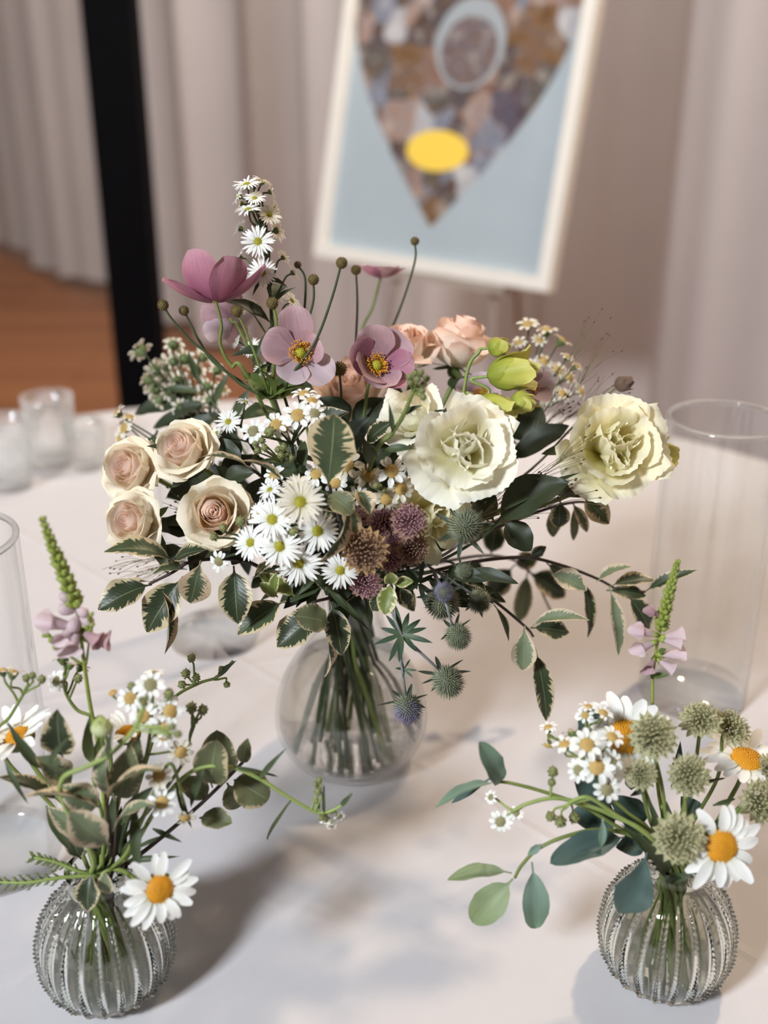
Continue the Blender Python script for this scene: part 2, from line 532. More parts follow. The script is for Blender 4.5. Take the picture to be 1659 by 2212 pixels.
# ---- table and cloth
TC = V((-0.1, 0.124, 0)); TR = 0.83
M_tablewood = simple('table_wood', (120, 92, 66), 0.6)
tb = thing('table', 'round banquet table beneath the white cloth', 'table', TC)
m = MB(); m.lathe([(0.0, TZ-0.03), (TR-0.01, TZ-0.03), (TR-0.01, TZ-0.006), (0.0, TZ-0.006)], 64, TC)
part('tabletop', m.mesh('tabletop', M_tablewood), tb)
for k in range(4):
    a = PI/4+k*PI/2
    m = MB(); p = TC+V((0.55*math.cos(a), 0.55*math.sin(a), 0)); m.tube([p, p+V((0, 0, TZ-0.03))], 0.02, 0.02, 10)
    part('leg', m.mesh('leg', M_tablewood), tb)
t = NT('tablecloth_damask')
co = t.n('ShaderNodeTexCoord').outputs['Object']
sp = t.n('ShaderNodeSeparateXYZ'); t.l(co, sp.inputs[0])
def crease(p, q, wdt):
    p, q = V(p), V(q); d = (q-p).normalized(); nx, ny = -d.y, d.x
    dist = t.math('ADD', t.math('MULTIPLY', sp.outputs[0], nx), t.math('ADD', t.math('MULTIPLY', sp.outputs[1], ny), -(p.x*nx+p.y*ny)))
    return t.math('MAXIMUM', 0.0, t.math('SUBTRACT', 1.0, t.math('DIVIDE', t.math('ABSOLUTE', dist), wdt)))
c1 = crease(T(960, 1680), T(1659, 2085), 0.006)
c2 = crease(T(0, 1530), T(620, 1420), 0.006)
wv = t.n('ShaderNodeTexWave'); wv.inputs['Scale'].default_value = 520; t.l(co, wv.inputs['Vector'])
weave = t.noise(co, 2600, 1)
soft = t.noise(co, 9, 2)
hh = t.math('ADD', t.math('MULTIPLY', t.math('ADD', c1, c2), 1.0), t.math('ADD', t.math('MULTIPLY', weave, 0.10), t.math('MULTIPLY', soft, 2.0)))
b = t.bsdf(t.mix(t.noise(co, 40, 3), lin((205, 202, 204)), lin((200, 197, 200))), 0.62)
b.inputs['Specular IOR Level'].default_value = 0.35
t.bump(hh, b, 0.5, 0.0016)
M_cloth = t.done(b.outputs[0])
rows = []
nth = 160
for r in (0.0, 0.3, 0.6, TR-0.02):
    rows.append([TC+V((r*math.cos(2*PI*i/nth), r*math.sin(2*PI*i/nth), TZ)) for i in range(nth)])
for r, z, a in ((TR-0.006, TZ-0.001, 0), (TR+0.003, TZ-0.008, 0), (TR+0.006, TZ-0.03, .1), (TR+0.02, TZ-0.2, .5), (TR+0.04, TZ-0.45, .8), (TR+0.05, 0.03, 1)):
    rows.append([TC+V(((r+a*0.045*(1+math.sin(22*2*PI*i/nth)))*math.cos(2*PI*i/nth), (r+a*0.045*(1+math.sin(22*2*PI*i/nth)))*math.sin(2*PI*i/nth), z)) for i in range(nth)])
m = MB(); m.quad_grid(rows, close_u=True)
tc_ = part('tablecloth', m.mesh('tablecloth', M_cloth), None)
tag(tc_, 'white damask cloth draped over the round table', 'tablecloth')

# ================================================================ glass
M_thin = thin_glass('thin_clear_glass', (0.988, 0.993, 0.993, 1), 1.2)
M_edge = glass('cut_glass_edge', (0.985, 0.995, 0.995, 1), 0.5)
M_rib = glass('ribbed_glass', (0.975, 0.985, 0.965, 1), 0.0, 0.0, 1.50)
M_vase = glass('vase_glass', (0.995, 0.998, 0.995, 1), 0.30, 0.0, 1.40)
M_water = glass('water', (0.995, 0.998, 0.99, 1), 0.25, 0.0, 1.30)

def cylinder(loc, r, h, label):
    o = thing('cylinder_vase', label, 'vase', loc, 'tall clear glass cylinder vases')
    m = MB(); n = 72
    m.lathe([(0.0, 0.0005), (r*0.96, 0.0005), (r, 0.004), (r, h)], n)
    Mt = Matrix.Translation(V(loc))
    part('wall', m.mesh('cylinder_wall', M_thin), o, Mt)
    m = MB(); m.lathe([(r-0.0035, 0.012), (r-0.0032, h)], n)
    part('inner_wall', m.mesh('cylinder_inner', M_thin), o, Mt)
    m = MB(); m.lathe([(0.0, 0.001), (r*0.94, 0.001), (r-0.001, 0.005), (r-0.001, 0.009), (r*0.92, 0.0115), (0, 0.0115)], n)
    part('base', m.mesh('cylinder_base', M_thin), o, Mt)
    m = MB(); rows = []
    for j in range(9):
        a = 2*PI*j/8
        rows.append((r-0.0016+0.0021*math.cos(a), h+0.0024*math.sin(a)))
    m.lathe(rows, n)
    part('rim', m.mesh('cylinder_rim', M_edge), o, Mt)
    return o
cylinder(T(1493, 1500), 0.0455, 0.252, 'tall clear glass cylinder vase rising behind the bud vase of green astrantia')
cylinder(T(-8, 1850), 0.0455, 0.245, 'tall clear glass cylinder vase standing beside the bud vase of variegated leaves')
cylinder(T(462, 1380), 0.043, 0.19, 'empty clear glass cylinder vase standing behind the round centrepiece vase')

def tumbler(loc, r, h, label):
    o = thing('tumbler', label, 'glass', loc, 'drinking glasses at the far side of the table')
    Mt = Matrix.Translation(V(loc)); n = 48
    m = MB(); m.lathe([(0, 0.0005), (r*0.72, 0.0005), (r*0.78, 0.004), (r*0.9, h*0.5), (r, h), (r-0.0015, h+0.001), (r-0.003, h), (r*0.9-0.003, h*0.5), (r*0.74, 0.014), (0, 0.012)], n)
    part('bowl', m.mesh('tumbler', M_edge), o, Mt)
    return o
for k, (x, y, r, h) in enumerate(((118, 1000, 0.034, 0.092), (28, 1052, 0.033, 0.09), (190, 1010, 0.028, 0.062))):
    tumbler(T(x, y), r, h, ('tall drinking glass at the edge of the table by the bare floor', 'wide drinking glass set nearer than its neighbours at the far side', 'low clear glass nearest the cream roses at the far side of table')[k])

# ---- the round flask vase of the centrepiece
VX = T(760, 1632).x; VY = T(760, 1632).y
VC = V((VX, VY, TZ))
def smooth_prof(pts, sub=6):
    return [(p.x, p.y) for p in spline([V((a, b, 0)) for a, b in pts], sub)]
outer = smooth_prof([(0.030, 0.0006), (0.046, 0.006), (0.0575, 0.026), (0.0590, 0.045), (0.0530, 0.070), (0.0400, 0.094), (0.0275, 0.116), (0.0235, 0.136), (0.0245, 0.154), (0.0285, 0.170)])
inner = [(max(0.001, r-0.0028), max(z+0.0005, 0.012)) for r, z in outer]
cv = thing('flask_vase', 'clear round flask vase full of green stems on white cloth', 'vase', VC)
m = MB(); m.lathe([(0.0, 0.0008)]+outer+list(reversed(inner))+[(0.0, 0.012)], 72)
part('body', m.mesh('flask_body', M_thin), cv, Matrix.Translation(VC))
wz = 0.088
wp = [(r-0.0006, z) for r, z in inner if z <= wz]
m = MB(); m.lathe([(0, 0.0126)]+wp+[(wp[-1][0]*0.99, wz), (0.0, wz)], 64)
part('water', m.mesh('flask_water', M_water), cv, Matrix.Translation(VC), 'clear water half filling the vase')

# ---- beaded, ribbed bud vases
def ribbed_mesh():
    nr, per, nz = 22, 12, 150
    prof = spline([V((0.0235, 0.0006, 0)), V((0.0300, 0.004, 0)), V((0.0370, 0.016, 0)), V((0.0398, 0.031, 0)), V((0.0375, 0.048, 0)), V((0.0300, 0.063, 0)), V((0.0205, 0.0725, 0)), V((0.0165, 0.0765, 0)), V((0.0158, 0.0800, 0)), V((0.0168, 0.0850, 0)), V((0.0182, 0.0890, 0))], 15)
    rows = []
    nt = nr*per
    for p in prof:
        r, z = p.x, p.y
        amp = min(1, max(0, (0.074-z)/0.012))*min(1, max(0.15, (z-0.001)/0.008))
        row = []
        for i in range(nt):
            th = 2*PI*i/nt
            ph_ = math.cos(nr*th)
            rib = max(0, ph_)**1.3
            bead = rib**2*(0.5+0.5*math.cos(z/0.0032*2*PI))
            rr = r + amp*(0.0018*rib - 0.0013 + 0.0022*bead)
            row.append((rr*math.cos(th), rr*math.sin(th), z))
        rows.append(row)
    inn = [(max(0.0015, q.x-0.0032), max(q.y, 0.0075)) for q in prof]
    m = MB(); m.quad_grid([[(0.0, 0.0, 0.0012)]*nt]+rows, close_u=True)
    m2 = [(r, z) for r, z in reversed(inn)]
    rows2 = [[(r*math.cos(2*PI*i/nt), r*math.sin(2*PI*i/nt), z) for i in range(nt)] for r, z in m2[::3]+[(0.0, 0.0075)]]
    m.quad_grid([rows[-1]]+rows2, close_u=True)
    wl_ = [(r-0.0003, z) for r, z in inn if 0.008 < z < 0.047]
    w = MB(); w.lathe([(0, 0.0082), (wl_[0][0]*0.97, 0.0082)]+wl_[::4]+[(wl_[-1][0]*0.985, 0.0472), (0, 0.0472)], 64)
    return m.mesh('ribbed_vase', M_rib), w.mesh('bud_vase_water', M_water)
RIB, RIBW = ribbed_mesh()
BLV = T(240, 2124); BRV = T(1429, 2098)
bvl = thing('bud_vase', 'small ribbed beaded glass bud vase holding variegated leaves and a drooping daisy', 'vase', BLV, 'ribbed bud vases')
part('body', RIB, bvl, Matrix.Translation(BLV))
part('water', RIBW, bvl, Matrix.Translation(BLV))
bvr = thing('bud_vase', 'small ribbed beaded glass bud vase holding eucalyptus and green astrantia', 'vase', BRV, 'ribbed bud vases')
part('body', RIB, bvr, Matrix.Translation(BRV) @ Matrix.Rotation(0.07, 4, 'Z'))
part('water', RIBW, bvr, Matrix.Translation(BRV))

# ================================================================ plant materials
M_stem = simple('stem_green', (112, 126, 62), 0.55, 0.25, 120)
M_stem_dk = simple('stem_dark_green', (62, 76, 44), 0.55, 0.25, 120)
M_stem_lt = simple('stem_pale_green', (138, 156, 84), 0.5, 0.2, 120)
M_twig = simple('twig_brown', (58, 42, 36), 0.7, 0.3, 200)
M_silver = simple('stem_silver', (128, 130, 132), 0.5, 0.25, 200)
M_calyx = simple('calyx_green', (92, 106, 58), 0.6, 0.3, 200)
M_budgreen = simple('bud_green', (124, 128, 78), 0.6, 0.3, 300)
M_budolive = simple('seed_olive', (104, 88, 42), 0.7, 0.35, 500)
M_gold = simple('anther_gold', (226, 160, 36), 0.6, 0.2, 400)
M_gold_lt = simple('floret_honey', (208, 176, 108), 0.65, 0.3, 500)
M_orange = simple('disc_orange', (228, 164, 36), 0.65, 0.3, 500)
M_yelgreen = simple('disc_yellow_green', (176, 168, 44), 0.65, 0.25, 600)
M_sage = simple('disc_sage', (160, 152, 112), 0.7, 0.25, 600)
M_blush_in = sheet('petal_blush', [(0.0, 'f6dfc2'), (0.35, 'fcecdc'), (1.0, 'fdeee3')], 0.05, 0.58)
M_blush_ochre = sheet('petal_blush_ochre', [(0.0, 'c89858'), (0.5, 'e0b880'), (0.85, 'f2dcc0'), (1.0, 'f6e8d4')], 0.08, 0.45)
M_blush_out = sheet('petal_blush_cream', [(0.0, 'd8cc9c'), (0.3, 'f2e6cc'), (0.8, 'fbf2e2'), (1.0, 'f4ead0')], 0.08, 0.34)
M_peach = sheet('petal_peach', [(0.0, 'dcd4a4'), (0.3, 'f6eeda'), (0.75, 'fae8d8'), (1.0, 'f6d6c2')], 0.10, 0.3)
M_peach_in = sheet('petal_peach_core', [(0.0, 'f0d8b8'), (0.5, 'fae6d6'), (1.0, 'f8dac8')], 0.10, 0.35)
M_lisi = sheet('petal_cream', [(0.0, 'd2c878'), (0.25, 'efe8b8'), (0.6, 'f8f5e0'), (1.0, 'fbf8ea')], 0.08, 0.36)
M_lisi_y = sheet('petal_primrose', [(0.0, 'c4bb5c'), (0.3, 'e8e0a2'), (0.7, 'f5efcd'), (1.0, 'f8f3da')], 0.08, 0.38)
M_gbud = sheet('bud_lime', [(0.0, '8f9a3c'), (0.4, 'b4b84c'), (0.8, 'c9c868'), (1.0, 'd4cf7c')], 0.22, 0.25, 0.5, 14)
M_anem = sheet('petal_mauve_pink', [(0.0, 'a07c86'), (0.35, 'aa868e'), (0.8, 'b69499'), (1.0, 'c4a4a8')], 0.45, 0.26, 0.6, 34)
M_anem_dk = sheet('petal_deep_pink', [(0.0, '985a74'), (0.4, 'a2667c'), (0.8, 'b07a8a'), (1.0, 'c08f9a')], 0.5, 0.3, 0.6, 34)
M_anem_pl = sheet('petal_pale_lilac', [(0.0, 'bfa6ae'), (0.5, 'c9b2b9'), (1.0, 'd3bfc4')], 0.3, 0.34, 0.6, 30)
M_white = sheet('petal_white', [(0.0, 'e2e4cc'), (0.18, 'f4f4ee'), (1.0, 'fbfbf8')], 0.12, 0.3, 0.6, 9)
M_cream = sheet('petal_ivory', [(0.0, 'd2c9a0'), (0.25, 'ece4d0'), (1.0, 'f0e9da')], 0.16, 0.34, 0.6, 9)
M_brac_m = sheet('bract_mauve', [(0.0, '8a4f62'), (0.5, 'a07474'), (0.9, 'a88a6e'), (1.0, '7c4a4e')], 0.35, 0.25, 0.6, 14)
M_brac_b = sheet('bract_tan', [(0.0, '7c5a4c'), (0.4, '9c7a58'), (0.9, 'b0905e'), (1.0, '8a6a3c')], 0.35, 0.25, 0.6, 14)
M_brac_g = sheet('bract_sage', [(0.0, 'b4b48e'), (0.6, 'cac7a4'), (1.0, 'a8a87c')], 0.3, 0.3, 0.6, 14)
M_pin_m = simple('pin_mauve', (152, 104, 112), 0.6, 0.3, 400)
M_pinhead_m = simple('pinhead_rose', (196, 160, 158), 0.6, 0.2, 600)
M_pin_b = simple('pin_umber', (96, 66, 52), 0.6, 0.3, 400)
M_pinhead_b = simple('pinhead_buff', (176, 142, 112), 0.6, 0.2, 600)
M_pin_g = simple('pin_sage', (152, 152, 110), 0.6, 0.3, 400)
M_pinhead_g = simple('pinhead_cream', (206, 200, 158), 0.6, 0.2, 600)
M_holly = simple('holly_green', (82, 88, 62), 0.6, 0.35, 500)
M_holly_tip = simple('holly_tip', (138, 142, 116), 0.6, 0.3, 500)
M_holly_v = simple('holly_violet', (140, 130, 160), 0.6, 0.3, 500)
M_holly_lf = sheet('holly_leaf', [(0.0, '6c7468'), (0.4, '4c5648'), (1.0, '4a5248')], 0.4, 0.08, 0.5, 12)
M_holly_gr = sheet('holly_leaf_green', [(0.0, '56664a'), (0.5, '3f5240'), (1.0, '3c4c3c')], 0.4, 0.08, 0.45, 12)
M_var = variegated('leaf_variegated', (52, 66, 44), (72, 84, 54), (206, 188, 150), 0.30)
M_var_w = variegated('leaf_variegated_wide', (66, 78, 52), (84, 94, 66), (208, 184, 150), 0.20, spots=0.5)
M_var_d = variegated('leaf_variegated_dark', (38, 48, 30), (54, 64, 40), (196, 180, 144), 0.33)
M_var_g = variegated('leaf_variegated_grey', (100, 112, 84), (120, 130, 100), (206, 188, 160), 0.27, spots=0.3, rough=0.6)
M_var_o = variegated('leaf_variegated_olive', (86, 92, 62), (100, 104, 72), (176, 160, 126), 0.38, spots=0.15, rough=0.6)
M_var_b = variegated('leaf_variegated_bright', (104, 116, 54), (118, 128, 66), (216, 208, 160), 0.33)
M_laurel = sheet('leaf_laurel', [(0.0, '363e28'), (0.5, '2e3624'), (1.0, '2a3220')], 0.3, 0.05, 0.5, 10, spec=0.4)
M_lance = sheet('leaf_lance', [(0.0, '4c5636'), (0.5, '414c30'), (1.0, '3a442c')], 0.3, 0.12, 0.5, 8, spec=0.35)
M_bract_lf = sheet('leaf_bract', [(0.0, '66753c'), (0.6, '586a36'), (1.0, '505f34')], 0.35, 0.2, 0.5, 10)
M_euc = sheet('leaf_eucalyptus', [(0.0, '7c9080'), (0.5, '6d8474'), (1.0, '70886f')], 0.3, 0.12, 0.55, 8)
M_euc_dk = sheet('leaf_eucalyptus_dark', [(0.0, '4e625c'), (0.5, '445752'), (1.0, '4a5c54')], 0.3, 0.06, 0.5, 8)
M_euc_g = sheet('leaf_eucalyptus_green', [(0.0, '8c9a76'), (0.5, '84926c'), (1.0, '76845a')], 0.4, 0.12, 0.55, 8)
M_phys = sheet('petal_orchid_pink', [(0.0, 'd2c0c2'), (0.5, 'd2bcc0'), (1.0, 'dcc8cc')], 0.35, 0.30, 0.6, 12)
M_phys_dk = sheet('petal_orchid_mauve', [(0.0, 'b49a9c'), (0.5, 'b29298'), (1.0, 'bc9ca2')], 0.4, 0.3, 0.6, 12)
M_spike = simple('spike_green', (138, 150, 66), 0.5, 0.3, 300)
M_grass = simple('grass_dry', (112, 104, 66), 0.7, 0.3, 200)
M_grass_br = simple('grass_seed_brown', (96, 76, 60), 0.7, 0.3, 200)
M_fern = simple('fern_green', (98, 112, 48), 0.55, 0.3, 200)

# ================================================================ petals
def lerp(a, b, t): return a+(b-a)*t
def petal(mb, L, Wd, prof_phi, wf, R0=0.0, az=0.0, rho=0.6, tip=0.25, ruf=0.0, rfreq=3.0, edge=0.0, z0=0.0, rnd=None, nu=7, nv=9, notch=0.0, twist=0.0, frill=0.0):
    """a petal growing from the flower's axis; prof_phi(v) is its slope in degrees from the flower's plane"""
    N = 24
    rs, zs, ph = [R0], [z0], []
    for k in range(N):
        a = math.radians(prof_phi((k+0.5)/N))
        ph.append(a)
        rs.append(rs[-1]+L/N*math.cos(a)); zs.append(zs[-1]+L/N*math.sin(a))
    ph.append(ph[-1])
    p1, p2, p3 = (rnd.uniform(0, 6.28) for _ in range(3)) if rnd else (0, 1, 2)
    rows, uvs = [], []
    for j in range(nv):
        v = j/(nv-1)
        row, uvr = [], []
        for i in range(nu):
            u = -1+2*i/(nu-1)
            ve = v*(1-tip*abs(u)**2.4 - notch*max(0, 1-abs(u)*3))
            if ruf: ve *= 1+ruf*0.35*v*math.sin(rfreq*2.3*u+p3)
            q = ve*N; k = min(N-1, int(max(0, q))); f = q-k
            r = lerp(rs[k], rs[k+1], f); z = lerp(zs[k], zs[k+1], f)
            a = lerp(ph[k], ph[min(N, k+1)], f)
            s_ = u*Wd*wf(v)
            rh = max(rho, 1e-3) if rho > 0 else None
            if rh:
                y = rh*math.sin(max(-2.4, min(2.4, s_/rh))); dx = rh*(1-math.cos(max(-2.4, min(2.4, s_/rh))))
            else:
                y = s_; dx = 0
            off = 0.0
            if ruf:
                off += ruf*v**2*(math.sin(rfreq*u*PI+p1)+0.5*math.sin(rfreq*2.1*u*PI+p2))*(0.35+0.65*abs(u))
            if frill:
                ed = max(v**6, abs(u)**5*v)
                off += frill*ed*math.sin(27*u+p2+9*v)
                ve_ = frill*0.8*ed*math.sin(41*u+p1)
                r += ve_*math.cos(a); z += ve_*math.sin(a)
            off += -edge*abs(u)**2.5*v
            off += twist*u*v
            nxr, nxz = -math.sin(a), math.cos(a)
            x = r - dx*abs(math.sin(a)) + off*nxr
            zz = z + dx*abs(math.cos(a)) + off*nxz
            row.append((x*math.cos(az)-y*math.sin(az), x*math.sin(az)+y*math.cos(az), zz))
            uvr.append((0.5+0.5*u, v))
        rows.append(row); uvs.append(uvr)
    mb.quad_grid(rows, uvs)
    return mb

def wf_round(v): return max(0.05, min(1, 0.25+1.5*v))*(1 if v < 0.7 else math.sqrt(max(0.0, 1-((v-0.7)/0.42)**2)))
def wf_fan(v): return 0.16+0.84*min(1, v*1.25)**0.8
def wf_ray(v): return (0.45+0.55*min(1, v*3))*(1 if v < 0.6 else max(0.52, math.sqrt(max(0, 1-((v-0.6)/0.405)**2))))
def wf_point(v): return max(0.0, math.sin(PI*min(1, 0.12+0.88*v)))**0.8 if v < 1 else 0.0

# ---- rose and lisianthus heads (origin at the base of the head, radius about 1)
def rose_petals(seed, n=24, open_=1.0):
    r = random.Random(seed); out = []
    for i in range(n):
        t = i/(n-1)
        az = i*2.39996+r.uniform(-.2, .2)
        if t < 0.36:
            k = t/0.36
            L = lerp(1.10, 1.12, k); R0 = lerp(0.02, 0.20, k); rho = lerp(0.05, 0.30, k); Wd = rho*lerp(2.2, 1.75, k)
            f0, f1 = lerp(88, 68, k), lerp(90, 97, k)
            fn = lambda v, f0=f0, f1=f1: lerp(f0, f1, min(1, v*1.4)) - 24*max(0, v-0.86)/0.14
            edge = 0.0; tip = 0.08
        elif t < 0.72:
            k = (t-0.36)/0.36
            L = lerp(1.08, 1.12, k); Wd = lerp(0.66, 0.80, k)
            f0, f1 = lerp(56, 28, k), lerp(104, 94, k)
            R0 = lerp(0.16, 0.12, k); rho = lerp(0.42, 0.85, k)
            cu = lerp(10, 60, k)
            fn = lambda v, f0=f0, f1=f1, cu=cu: lerp(f0, f1, min(1, v*1.25)) - cu*max(0, v-0.80)/0.20
            edge = 0.05*k; tip = 0.20
        else:
            k = (t-0.72)/0.28
            L = lerp(1.10, 1.06, k); Wd = lerp(0.78, 0.74, k)
            f0, f1 = lerp(18, -2, k), lerp(88, 62, k)/open_**0.2
            R0 = 0.10; rho = lerp(0.9, 1.1, k)
            cu = lerp(95, 130, k)*r.uniform(.7, 1.15)
            fn = lambda v, f0=f0, f1=f1, cu=cu: lerp(f0, f1, min(1, v*1.35)) - cu*max(0, v-0.70)/0.30
            edge = 0.10; tip = 0.26
        mb = MB()
        petal(mb, L*(1+r.uniform(-.05, .07)*t), Wd, fn, wf_fan, R0, az, rho, tip, 0.018+0.055*t*t, 1.7, edge*r.uniform(.4, 1.8), 0.0, r, 11, 12, notch=-0.07*t)
        out.append((t, mb))
    return out

def lisi_petals(seed, n=15, open_=1.0):
    r = random.Random(seed); out = []
    for i in range(n):
        t = i/(n-1)
        az = i*2.39996+r.uniform(-.35, .35)
        if t < 0.45:
            k = t/0.45
            L = lerp(0.80, 1.02, k)*r.uniform(.94, 1.06); Wd = lerp(0.50, 0.74, k)
            f0 = lerp(84, 52, k); f1 = lerp(126, 98, k); cu = r.uniform(0, 40)
            rho = lerp(0.20, 0.52, k)
        else:
            k = (t-0.45)/0.55
            L = lerp(1.05, 1.20, k)*r.uniform(.95, 1.05); Wd = lerp(0.76, 0.84, k)
            f0 = lerp(36, 4, k); f1 = lerp(88, 50, k)/open_; cu = lerp(35, 75, k)*r.uniform(.6, 1.3)
            rho = lerp(0.65, 1.1, k)
        fn = lambda v, f0=f0, f1=f1, cu=cu: lerp(f0, f1, min(1, v*1.3)) - cu*max(0, v-0.66)/0.34
        mb = MB()
        petal(mb, L, Wd, fn, wf_fan, 0.03+.05*t, az, rho, 0.14, lerp(0.05, 0.075, t), r.uniform(1.4, 2.2), 0.03, 0.0, r, 25, 14, frill=0.022)
        out.append((t, mb))
    return out

def stem_tube(name, pts, r0, r1, mat, parent, sub=8, n=6, label=None):
    m = MB(); m.tube(spline(pts, sub), r0, r1, n)
    return part(name, m.mesh(name, mat), parent, None, label)

def sepals(parent, M, n, L, mat, Wd=0.16, slope=-20):
    r = random.Random(n)
    for k in range(n):
        m = MB()
        petal(m, L*r.uniform(.8, 1.15), Wd, lambda v: slope+v*r.uniform(10, 50), wf_point, 0.06, 2*PI*k/n+.3, 0.5, 0, 0, rnd=r, nu=5, nv=6)
        part('sepal', m.mesh('sepal', mat), parent, M)

SLOTS = {}
for key, c_, n_, rr_ in (('main', VC, 92, 0.0185), ('left', BLV, 36, 0.0108), ('right', BRV, 36, 0.0108)):
    SLOTS[key] = [complex(rr_*math.sqrt((i+.5)/n_)*math.cos(i*2.39996), rr_*math.sqrt((i+.5)/n_)*math.sin(i*2.39996)) for i in range(n_)]
def into_vase(p, vase='main', short=None):
    """points that lead a stem from p through a place of its own in the neck, then in a spiral down to the foot"""
    if vase == 'main': c, nz, nr, k, bz, reach = VC, 0.160, 0.0185, 2.35, 0.016, 0.2
    else: c, nz, nr, k, bz, reach = (BLV if vase == 'left' else BRV), 0.085, 0.0108, 1.9, 0.0115, 0.08
    d = complex(p.x-c.x, p.y-c.y)
    want = d/max(abs(d), 1e-6)*min(nr, abs(d)/reach*nr)
    free = SLOTS[vase]
    z = min(free, key=lambda q: abs(q-want)) if free else want
    if free: free.remove(z)
    rot = complex(math.cos(1.75), math.sin(1.75))*k
    q = random.Random(len(free)*7+1).choice((1, .95, .5, .42, .36, .3, .26) if vase == 'main' else (1, 1, .95, .9, .8)) if short is None else short
    def at(t):
        w_ = z*(1-t)+z*rot*t
        return c+V((w_.real, w_.imag, lerp(nz, bz, t)))
    return [at(0), at(q*.5), at(q)]

def clothe(o, pts, seed, n, t0=.12, t1=.85, size=1.0, mats=None):
    """leaves along the free part of a stem, between its head and the neck of the vase"""
    r = random.Random(seed*3+1)
    k_ = len(pts)-3
    sp_ = spline(pts[:k_+1], 10)
    for q in range(n):
        i = int(lerp(t0, t1, (q+r.random()*.8)/n)*(len(sp_)-1))
        p = sp_[i]; up = (sp_[0]-sp_[-1]).normalized()
        d = (V((r.gauss(0, 1), r.gauss(0, 1), r.gauss(0, .5))).normalized()*0.9+up*.15).normalized()
        L = r.uniform(.028, .048)*size
        leaf(o, p, p+d*L, L*r.choice((.28, .4, .5)), r.choice(mats or (M_laurel, M_lance, M_laurel)), V((0, -.5, .8)), .12, .16, .1, r.choice((wl_oval, wl_lance)), .1, seed+q, 5, 9)

def add_rose(label, px, py, y, diam, axis, seed, kind='blush', open_=1.0, n=24, back=0.55, group=None, sc_z=1.0, roll=0.0, ochre=False):
    ax = D(*axis)
    c = W(px, py, y); R = S(diam, c)/2*1.02
    base = c-ax*R*back
    nm = {'blush': 'cream_rose', 'peach': 'peach_rose', 'lisi': 'lisianthus', 'lisiy': 'lisianthus'}[kind]
    pts = [base, base-ax*R*0.9]+into_vase(base)
    o = thing(nm, label, 'flower', pts[-1], group)
    M = frame(base, ax, R, roll)
    M = M @ Matrix.Diagonal((1, 1, sc_z, 1))
    if kind in ('blush', 'peach'):
        mats = (M_blush_in, M_blush_out) if kind == 'blush' else (M_peach_in, M_peach)
        for t, mb in rose_petals(seed, n, open_):
            part('petal', mb.mesh('petal', M_blush_ochre if (ochre and 0.38 < t < 0.50) else mats[0] if t < 0.55 else mats[1]), o, M)
        sepals(o, M, 5, 0.75, M_calyx, 0.13, -25)
        m = MB(); m.ball((0, 0, -0.10), 0.17, 10, 6, (1, 1, 1.1)); part('calyx', m.mesh('calyx', M_calyx), o, M)
    else:
        mt = M_lisi if kind == 'lisi' else M_lisi_y
        for t, mb in lisi_petals(seed, n, open_):
            part('petal', mb.mesh('petal', mt), o, M)
        sepals(o, M, 5, 0.6, M_calyx, 0.07, 10)
    stem_tube('stem', pts, 0.0019, 0.0017, M_stem, o)
    clothe(o, pts, seed, 6, .38, .95)
    return o

# ---- daisies: shared ray and disc meshes
def ray_mesh(name, mat, L=1.0, Wd=0.12, droop=-12, r0=0.24, seed=0, nu=4, nv=6, up=10, rho=0.18):
    m = MB(); r = random.Random(seed)
    petal(m, L-r0, Wd, lambda v: lerp(up, droop, v)+r.uniform(-2, 2), wf_ray, r0, 0, rho, 0.10, 0.0, 2, 0, 0.0, r, nu, nv, notch=0.05)
    return m.mesh(name, mat)
def disc_mesh(name, mat, r=0.27, dome=0.12, n=70, bead=0.028, k=1.3, under=None):
    m = MB()
    for i in range(n):
        q = r*math.sqrt((i+.5)/n); a = i*2.39996
        z = dome*(1-(q/r)**2)
        nrm = V((math.cos(a)*q*dome*2/(r*r), math.sin(a)*q*dome*2/(r*r), 1)).normalized()
        m.octa((q*math.cos(a), q*math.sin(a), z), bead, nrm, k)
    m.lathe([(0, dome*0.9), (r*0.5, dome*0.68), (r*0.8, dome*0.3), (r, -0.02), (r*0.95, -0.10), (r*0.55, -0.22), (0.05, -0.30)], 14)
    return m.mesh(name, mat)
def cup_mesh(name, mat, r=0.28, h=0.34):
    m = MB(); m.lathe([(r*1.06, -0.01), (r*1.12, -0.07), (r*0.95, -0.18), (r*0.5, -h*0.85), (0.05, -h)], 12)
    return m.mesh(name, mat)
ASTER_RAYS = [ray_mesh('ray', M_white, 1.0, 0.078, d, 0.22, i, 4, 6, u_) for i, (d, u_) in enumerate(((-10, 14), (-25, 18), (8, 10), (-40, 24)))]
ASTER_RAYS_C = [ray_mesh('ray', M_cream, 1.0, 0.085, d, 0.22, i, 4, 6, u_) for i, (d, u_) in enumerate(((-10, 14), (-25, 18), (8, 10)))]
ASTER_DISC = disc_mesh('aster_disc', M_yelgreen, 0.24, 0.10, 55, 0.026, 2.0)
ASTER_CUP = cup_mesh('aster_cup', M_calyx, 0.25, 0.36)
SN_RAYS = [ray_mesh('ray', M_white, 1.0, 0.20, d, 0.40, i+9, 5, 6, u_, 0.3) for i, (d, u_) in enumerate(((-20, 8), (-38, 8), (-5, 12)))]
SN_RAYS_C = [ray_mesh('ray', M_cream, 1.0, 0.21, d, 0.40, i+9, 5, 6, u_, 0.3) for i, (d, u_) in enumerate(((-20, 8), (-38, 8), (-5, 12)))]
SN_DISC = disc_mesh('sneezewort_disc', M_gold_lt, 0.42, 0.20, 75, 0.042, 1.2)
SN_DISC_S = disc_mesh('sneezewort_disc_sage', M_sage, 0.42, 0.18, 75, 0.040, 1.2)
SN_CUP = cup_mesh('sneezewort_cup', M_calyx, 0.42, 0.62)
